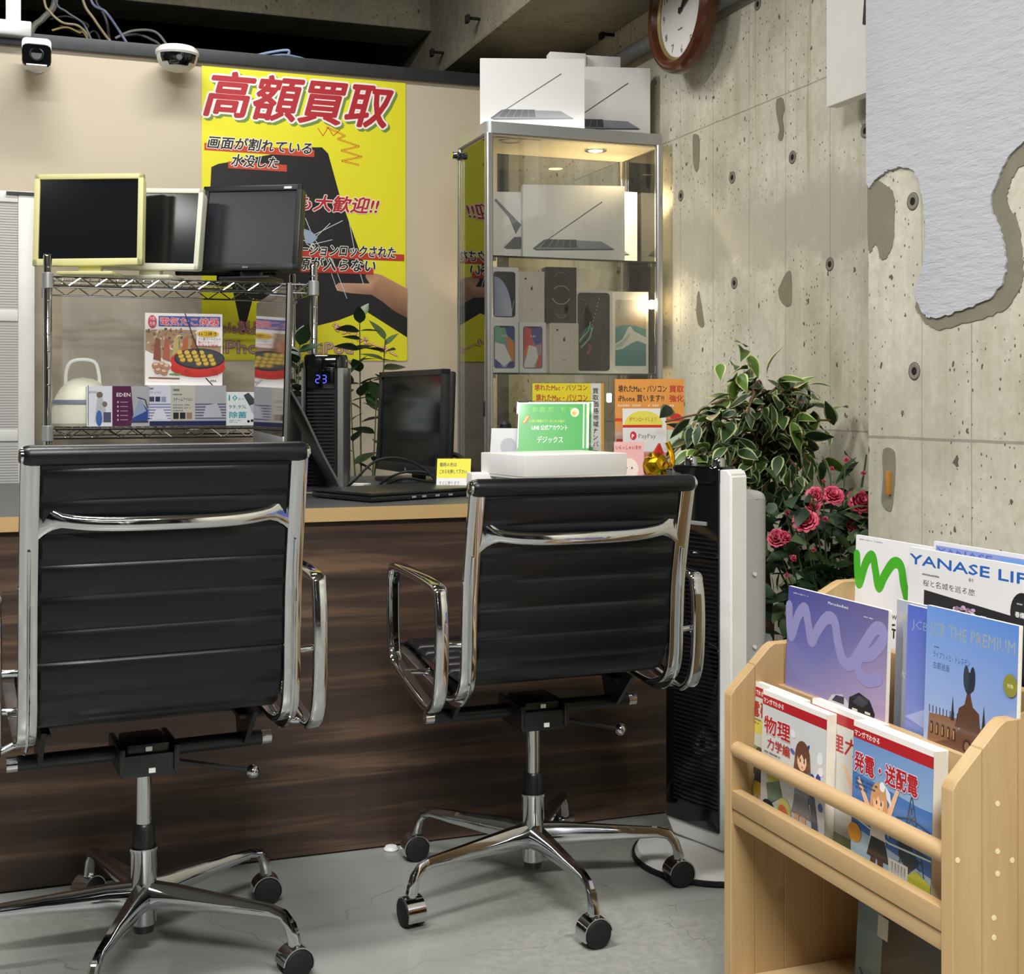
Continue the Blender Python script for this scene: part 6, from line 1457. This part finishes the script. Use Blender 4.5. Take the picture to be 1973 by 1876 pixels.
def b_power(p, w, h):
    red_head(p, w, h, '#5a86c0'); p.poly([(0, 0), (w, 0), (w, h * .895), (0, h * .895)], ['#b8d0dc', '#a8c4d4', '#7c9ccc', '#6c90c8']); p.poly([(0, h * .34), (w, h * .26), (w, h * .64), (0, h * .62)], '#3c6cb4')
    p.poly([(0, h * .5), (w, h * .36), (w, h * .63), (0, h * .68)], '#4676ba')
    tw = '#44505c'
    for k in range(7): z = h * (.62 - .05 * k); d = w * (.012 + .018 * k); p.line([(w * .76 - d, z), (w * .76 + d, z - h * .05)], .0018, tw); p.line([(w * .76 + d, z), (w * .76 - d, z - h * .05)], .0018, tw)
    p.line([(w * .755, h * .68), (w * .62, h * .24)], .002, tw); p.line([(w * .765, h * .68), (w * .92, h * .24)], .002, tw)
    for z in (.52, .44, .36): p.line([(w * .58, h * z), (w * .76, h * (z + .03)), (w * .98, h * z)], .0022, tw)
    p.poly([(w * .6, h * .42), (w * .74, h * .4), (w * .86, h * .3), (w * .74, h * .22), (w * .62, h * .3)], '#2e3a44')
    p.line([(0, h * .4), (w * .5, h * .34), (w, h * .36)], .0025, '#dce8f0')
    figure(p, w * .36, h * .30, h * .42, '#cf9a6c', '#e4d8d0', '#24242c', True, '#6a4a40'); p.ell(w * .4, h * .66, w * .035, h * .03, '#f0f0f0'); p.poly([(w * .43, h * .68), (w * .5, h * .64), (w * .52, h * .56), (w * .46, h * .6)], '#dce4f0')
    p.ell(w * .05, h * .3, w * .09, h * .06, '#d8952c'); p.poly([(w * .0, 0), (w * .1, h * .16), (w * .24, h * .12), (w * .14, 0)], '#6e5444')
    p.poly([(w * .72, h * .0), (w * .7, h * .2), (w * .84, h * .26), (w, h * .22), (w, 0)], '#b9bc3c'); p.rect(w * .78, h * .1, w * .1, h * .05, '#2c2c2c'); p.rect(w * .7, 0, w * .3, h * .08, '#e8dc28')
    p.text('発電・送配電', w * .03, h * .70, h * .135, '#b3242c', wid=w * .80, bold=.035, outline='#e4e2ec', ow=.025); p.lines(w * .05, h * .64, w * .3, 3, h * .028, h * .013, '#41506c', 6)
    p.rect(w * .5, h * .16, w * .24, h * .1, '#c8cacc'); p.rect(w * .515, h * .17, w * .21, h * .08, '#e0e0de')
    for i in range(16): p.rect(w * (.52 + .0128 * i), h * .175, w * (.003 + .003 * (i * 7 % 3)), h * .07, '#44464a', False)
G = 'comic style study books in the front tier'
book('study_book', 'study book with green cover, far left of the front tier, its red title mostly covered', (1441, 1305), (1500, 1330), 1.080, .225, .009, b_elec, .03, 'book', wid=.168)
book('study_book', 'study book titled with two red characters over a long-haired drawn figure, front tier left', (1471, 1327), (1592, 1376), 1.068, .215, .016, b_phys, .03, 'book', wid=.176)
book('study_book', 'study book with a red band showing between its two front neighbours', (1566, 1347), (1700, 1394), 1.085, .222, .013, b_mech, .03, 'book', wid=.168)
book('study_book', 'study book with a pylon and a cheering drawn figure on blue, front tier right', (1646, 1388), (1803, 1447), 1.066, .218, .022, b_power, .03, 'book', wid=.172)
def me_logo(p, w, h, col, full=True):
    P = [(.0, .70), (.05, .80), (.09, .88), (.16, .76), (.22, .70), (.3, .84), (.36, .86), (.42, .76), (.47, .62), (.55, .56), (.66, .66), (.74, .74)]
    P = [(.015, .84), (.03, .70), (.055, .66), (.12, .80), (.19, .85), (.23, .76), (.27, .66), (.33, .74), (.42, .83), (.5, .82), (.54, .70), (.6, .60), (.68, .60), (.78, .72)]
    P += [(.88, .84), (.95, .85), (.96, .79), (.86, .69), (.76, .66), (.74, .58), (.82, .53), (.93, .56)]
    p.brush([(w * a, h * (.62 + (b - .53) * .86)) for a, b in P], w * .075, col)
def mag_me(p, w, h):
    p.poly([(0, 0), (w, 0), (w, h * .45), (0, h * .45)], ['#c49aa6', '#a88aa0', '#bda0b8', '#7e80b8']); p.poly([(0, h * .45), (w, h * .45), (w, h), (0, h)], ['#7a7cba', '#b8a0c0', '#6a6494', '#4a4c94'])
    for x, y, a, b in ((.3, .42, .06, .02), (.36, .43, .04, .016), (.6, .4, .2, .01), (.2, .36, .16, .012)): p.ell(w * x, h * y, w * a, h * b, '#d0a0a4')
    me_logo(p, w, h, '#938ec0'); p.text('Mercedes-Benz', w * .43, h * .955, h * .022, '#e8e6f0', wid=w * .2, bold=.02); p.lines(w * .06, h * .965, w * .3, 1, .01, h * .008, '#c4c2dc'); p.lines(w * .78, h * .935, w * .16, 1, .01, h * .008, '#c4c2dc', 4)
    o = len(p.v); p.poly([(w * .44, h * .25), (w * .5, h * .31), (w * .6, h * .33), (w * .66, h * .3), (w * .7, h * .24), (w * .68, h * .2), (w * .5, h * .2)], '#c8cad4'); p.poly([(w * .5, h * .28), (w * .54, h * .315), (w * .62, h * .32), (w * .62, h * .28)], '#3a3e50'); p.ell(w * .52, h * .2, w * .035, h * .025, '#22242c'); p.ell(w * .67, h * .22, w * .03, h * .025, '#22242c')
    p.poly([(w * .66, h * .22), (w * .67, h * .33), (w * .76, h * .37), (w * .86, h * .35), (w * .91, h * .29), (w * .89, h * .2), (w * .8, h * .16), (w * .7, h * .17)], '#15171f'); p.rect(w * .7, h * .27, w * .05, h * .012, '#d8d4d0'); p.rect(w * .82, h * .275, w * .05, h * .012, '#d8d4d0'); p.poly([(w * .7, h * .31), (w * .76, h * .355), (w * .85, h * .335), (w * .8, h * .3)], '#3c404c'); p.v[o:] = [(a, b, c + h * .175) for a, b, c in p.v[o:]]
book('car_magazine', 'violet car magazine with a large looping me logo, middle tier left', (1520, 1136), (1716, 1168), 1.135, .285, .006, mag_me, .04, wid=.262)
def mag_green(p, w, h):
    p.rect(0, 0, w, h, '#e9e9ee'); P = [(.0, .62), (.04, .92), (.12, .74), (.2, .70), (.3, .88), (.4, .86), (.46, .70), (.6, .62), (.78, .80), (.9, .86)]
    p.lines(w * .04, h * .975, w * .5, 1, .01, h * .008, '#8a8c94'); me_logo(p, w, h, '#4aae2c')
    p.text('The New GLC', w * .18, h * .575, h * .055, '#5c5e66', wid=w * .46, bold=-.01); p.text('SUV新時代', w * .12, h * .48, h * .085, '#17181c', wid=w * .6, bold=.03)
book('car_magazine', 'white magazine with a green brush logo standing in the back tier, left', (1650, 1032), (1762, 1046), 1.27, .29, .006, mag_green, .03, wid=.24)
def mag_yanase(p, w, h):
    p.rect(0, 0, w, h, '#e2e2e4'); p.text('YANASE LIFE', w * .01, h * .912, h * .075, '#2a62b4', wid=w * 1.0, bold=.035); p.text('春号', w * .5, h * .875, h * .02, '#444'); p.text('桜と名城を巡る旅', w * .13, h * .808, h * .038, '#34363a', wid=w * .42); p.lines(w * .12, h * .862, w * .24, 1, .01, h * .01, '#666', 2)
    p.poly([(w * .14, 0), (w * .98, 0), (w * .98, h * .74), (w * .14, h * .785)], '#16161e'); r = random.Random(9)
    for i in range(160):
        a, q = r.uniform(0, pi), r.random() ** .5; p.ell(w * (.5 + .3 * q * cos(a)), h * (.52 + .22 * q * sin(a)), w * .018, h * .009, r.choice(['#c8a8c8', '#b090b4', '#dcc4d8', '#8e7494', '#a0889c']), 6, up=i % 40 == 0)
    p.ell(w * .9, h * .77, w * .085, h * .1, '#1c1c20', 24); p.text('春爛漫', w * .9, h * .75, h * .03, '#f0f0f0', wid=w * .1, align='C', bold=.02); p.lines(w * .86, h * .81, w * .08, 1, .01, h * .008, '#bbb')
book('travel_magazine', 'YANASE LIFE magazine with blue title and cherry blossoms at night, back tier right', (1752, 1059), (1973, 1083), 1.245, .28, .006, mag_yanase, .03, wid=.272)
book('travel_magazine', 'magazine with only a thin blue and violet top edge showing above the blue title one', (1800, 1046), (1890, 1052), 1.262, .29, .005, lambda p, w, h: (p.rect(0, 0, w, h, '#dcdde6'), p.rect(w * .02, h * .93, w * .9, h * .05, '#8a9ad4'), p.text('YANASE', w * .03, h * .935, h * .05, '#5868b8', wid=w * .5, bold=.03), p.rect(w * .6, h * .94, w * .3, h * .03, '#6c9cdc'))[0], .03, wid=.24)
def mag_jcb(p, w, h):
    p.poly([(0, 0), (w, 0), (w, h), (0, h)], ['#c2cce2', '#b4c0de', '#5a86d0', '#6a94d8']); p.text('JCB THE PREMIUM', w * .04, h * .87, h * .085, '#98a2a8', wid=w * .93)
    p.text('ライプツィヒ・ドレスデン', w * .09, h * .765, h * .035, '#3c5484', wid=w * .42); p.text('古都逍遥', w * .09, h * .715, h * .035, '#3c5484', wid=w * .19); p.lines(w * .1, h * .81, w * .08, 1, .01, h * .008, '#4c6494')
    o = len(p.v); br_, dk, gl = '#6a4634', '#3a2622', '#e0b840'
    p.rect(0, 0, w, h * .3, '#54382e'); p.poly([(w * .04, h * .26), (w * .06, h * .44), (w * .4, h * .455), (w * .4, h * .26)], '#8a6244'); p.poly([(w * .6, h * .26), (w * .6, h * .455), (w * .9, h * .38), (w * .9, h * .26)], '#7a563c')
    p.poly([(0, h * .3), (w * .3, h * .36), (w * .5, h * .46), (w * .72, h * .4), (w, h * .3), (w, h * .24), (0, h * .24)], br_); p.poly([(w * .36, h * .42), (w * .4, h * .5), (w * .46, h * .52), (w * .5, h * .6), (w * .55, h * .52), (w * .62, h * .5), (w * .64, h * .42)], '#5c3e30')
    p.ell(w * .5, h * .61, w * .05, h * .045, '#2e3640'); p.ell(w * .47, h * .63, w * .03, h * .05, '#36404c'); p.ell(w * .54, h * .63, w * .03, h * .05, '#2c3440')
    for x in (.33, .67): p.poly([(w * (x - .02), h * .44), (w * x, h * .54), (w * (x + .02), h * .44)], '#30302e')
    for i in range(9): p.rect(w * (.06 + .04 * i), h * .445, w * .008, h * .03, dk, False)
    for i in range(5): p.rect(w * (.08 + .065 * i), h * .36, w * .03, h * .05, dk); p.rect(w * (.085 + .065 * i), h * .365, w * .012, h * .035, '#c89850')
    for i in range(4): p.rect(w * (.64 + .06 * i), h * (.37 - .012 * i), w * .025, h * .045, dk)
    p.ell(w * .5, h * .355, w * .045, h * .03, dk); p.ell(w * .5, h * .355, w * .028, h * .02, '#8a6a4c')
    for i in range(9):
        x = .05 + .105 * i; big = i == 4; ww, hh = (.075, .17) if big else (.045, .13)
        p.rect(w * (x - .008), h * .06, w * .014, h * .24, '#8a6248'); p.rect(w * (x + .02), h * .05, w * ww, h * hh * .75, gl); p.ell(w * (x + .02 + ww / 2), h * (.05 + hh * .75), w * ww / 2, h * hh * .28, '#ecc850', 14); p.rect(w * (x + .03), h * .05, w * .012, h * .08, '#6a4a28')
    for x in (.1, .5, .9): p.ell(w * x, h * .015 + .003, w * .1, h * .025, '#d8b030')
    p.rect(0, h * .29, w, h * .008, '#c8a060'); p.v[o:] = [(a, b, max(.001, c * 1.13)) for a, b, c in p.v[o:]]; p.ell(w * .94, h * .735, w * .07, h * .05, '#8c8a3c'); p.text('特集', w * .94, h * .725, h * .02, '#e8e4a0', align='C')
def mag_jcb2(p, w, h):
    p.poly([(0, 0), (w, 0), (w, h), (0, h)], ['#98a8dc', '#8898d8', '#4a62c0', '#5468c4']); p.poly([(0, h * .45), (w * .5, h * .6), (w * .7, h * .75), (w, h * .8), (w, h * .5), (w * .4, h * .4)], '#aab6e4'); p.text('JCB THE PREMIUM', w * .05, h * .89, h * .06, '#8f9ec8', wid=w * .9)
    p.text('セブ', w * .12, h * .36, h * .04, '#3c5484'); p.text('やすらぎ', w * .1, h * .3, h * .04, '#3c5484')
def mag_grey(p, w, h):
    p.rect(0, 0, w, h, '#a8adbc'); p.poly([(w * .1, h * .2), (w * .3, h * .5), (w * .32, h * .2)], '#7c828e'); p.text('JCB THE PREMIUM', w * .03, h * .9, h * .06, '#c8b880', wid=w * .9); p.text('大空', w * .06, h * .62, h * .04, '#e4e6ea'); p.ell(w * .15, h * .16, w * .05, h * .03, '#24262c')
book('travel_magazine', 'blue JCB THE PREMIUM magazine with a lit old opera house, middle tier right', (1787, 1176), (1973, 1196), 1.135, .285, .006, mag_jcb, .035, wid=.176)
book('travel_magazine', 'blue-sky magazine half covered by the opera house magazine, middle tier', (1750, 1172), (1900, 1190), 1.148, .285, .005, mag_jcb2, .035, wid=.20)
book('travel_magazine', 'grey-blue magazine behind the blue-sky one, only its left strip showing', (1729, 1162), (1880, 1180), 1.160, .285, .005, mag_grey, .035, wid=.205)
book('dark_magazine', 'dark-covered magazine leaning inside the bottom compartment of the rack', (1655, 1770), (1850, 1790), 1.22, .22, .006, lambda p, w, h: (p.rect(0, 0, w, h, '#2e3234'), p.rect(0, 0, w * .25, h, '#6f8c96'), p.rect(w * .2, h * .8, w * .1, h * .15, '#c8ccc8'), p.brush([(w * .05, h * .5), (w * .2, h * .3), (w * .1, h * .1)], .006, '#2a5a78'), p.ell(w * .6, h * .4, w * .05, h * .05, '#7a2c24'))[0], .06, wid=.26)
D2.objects.remove(TXTO)
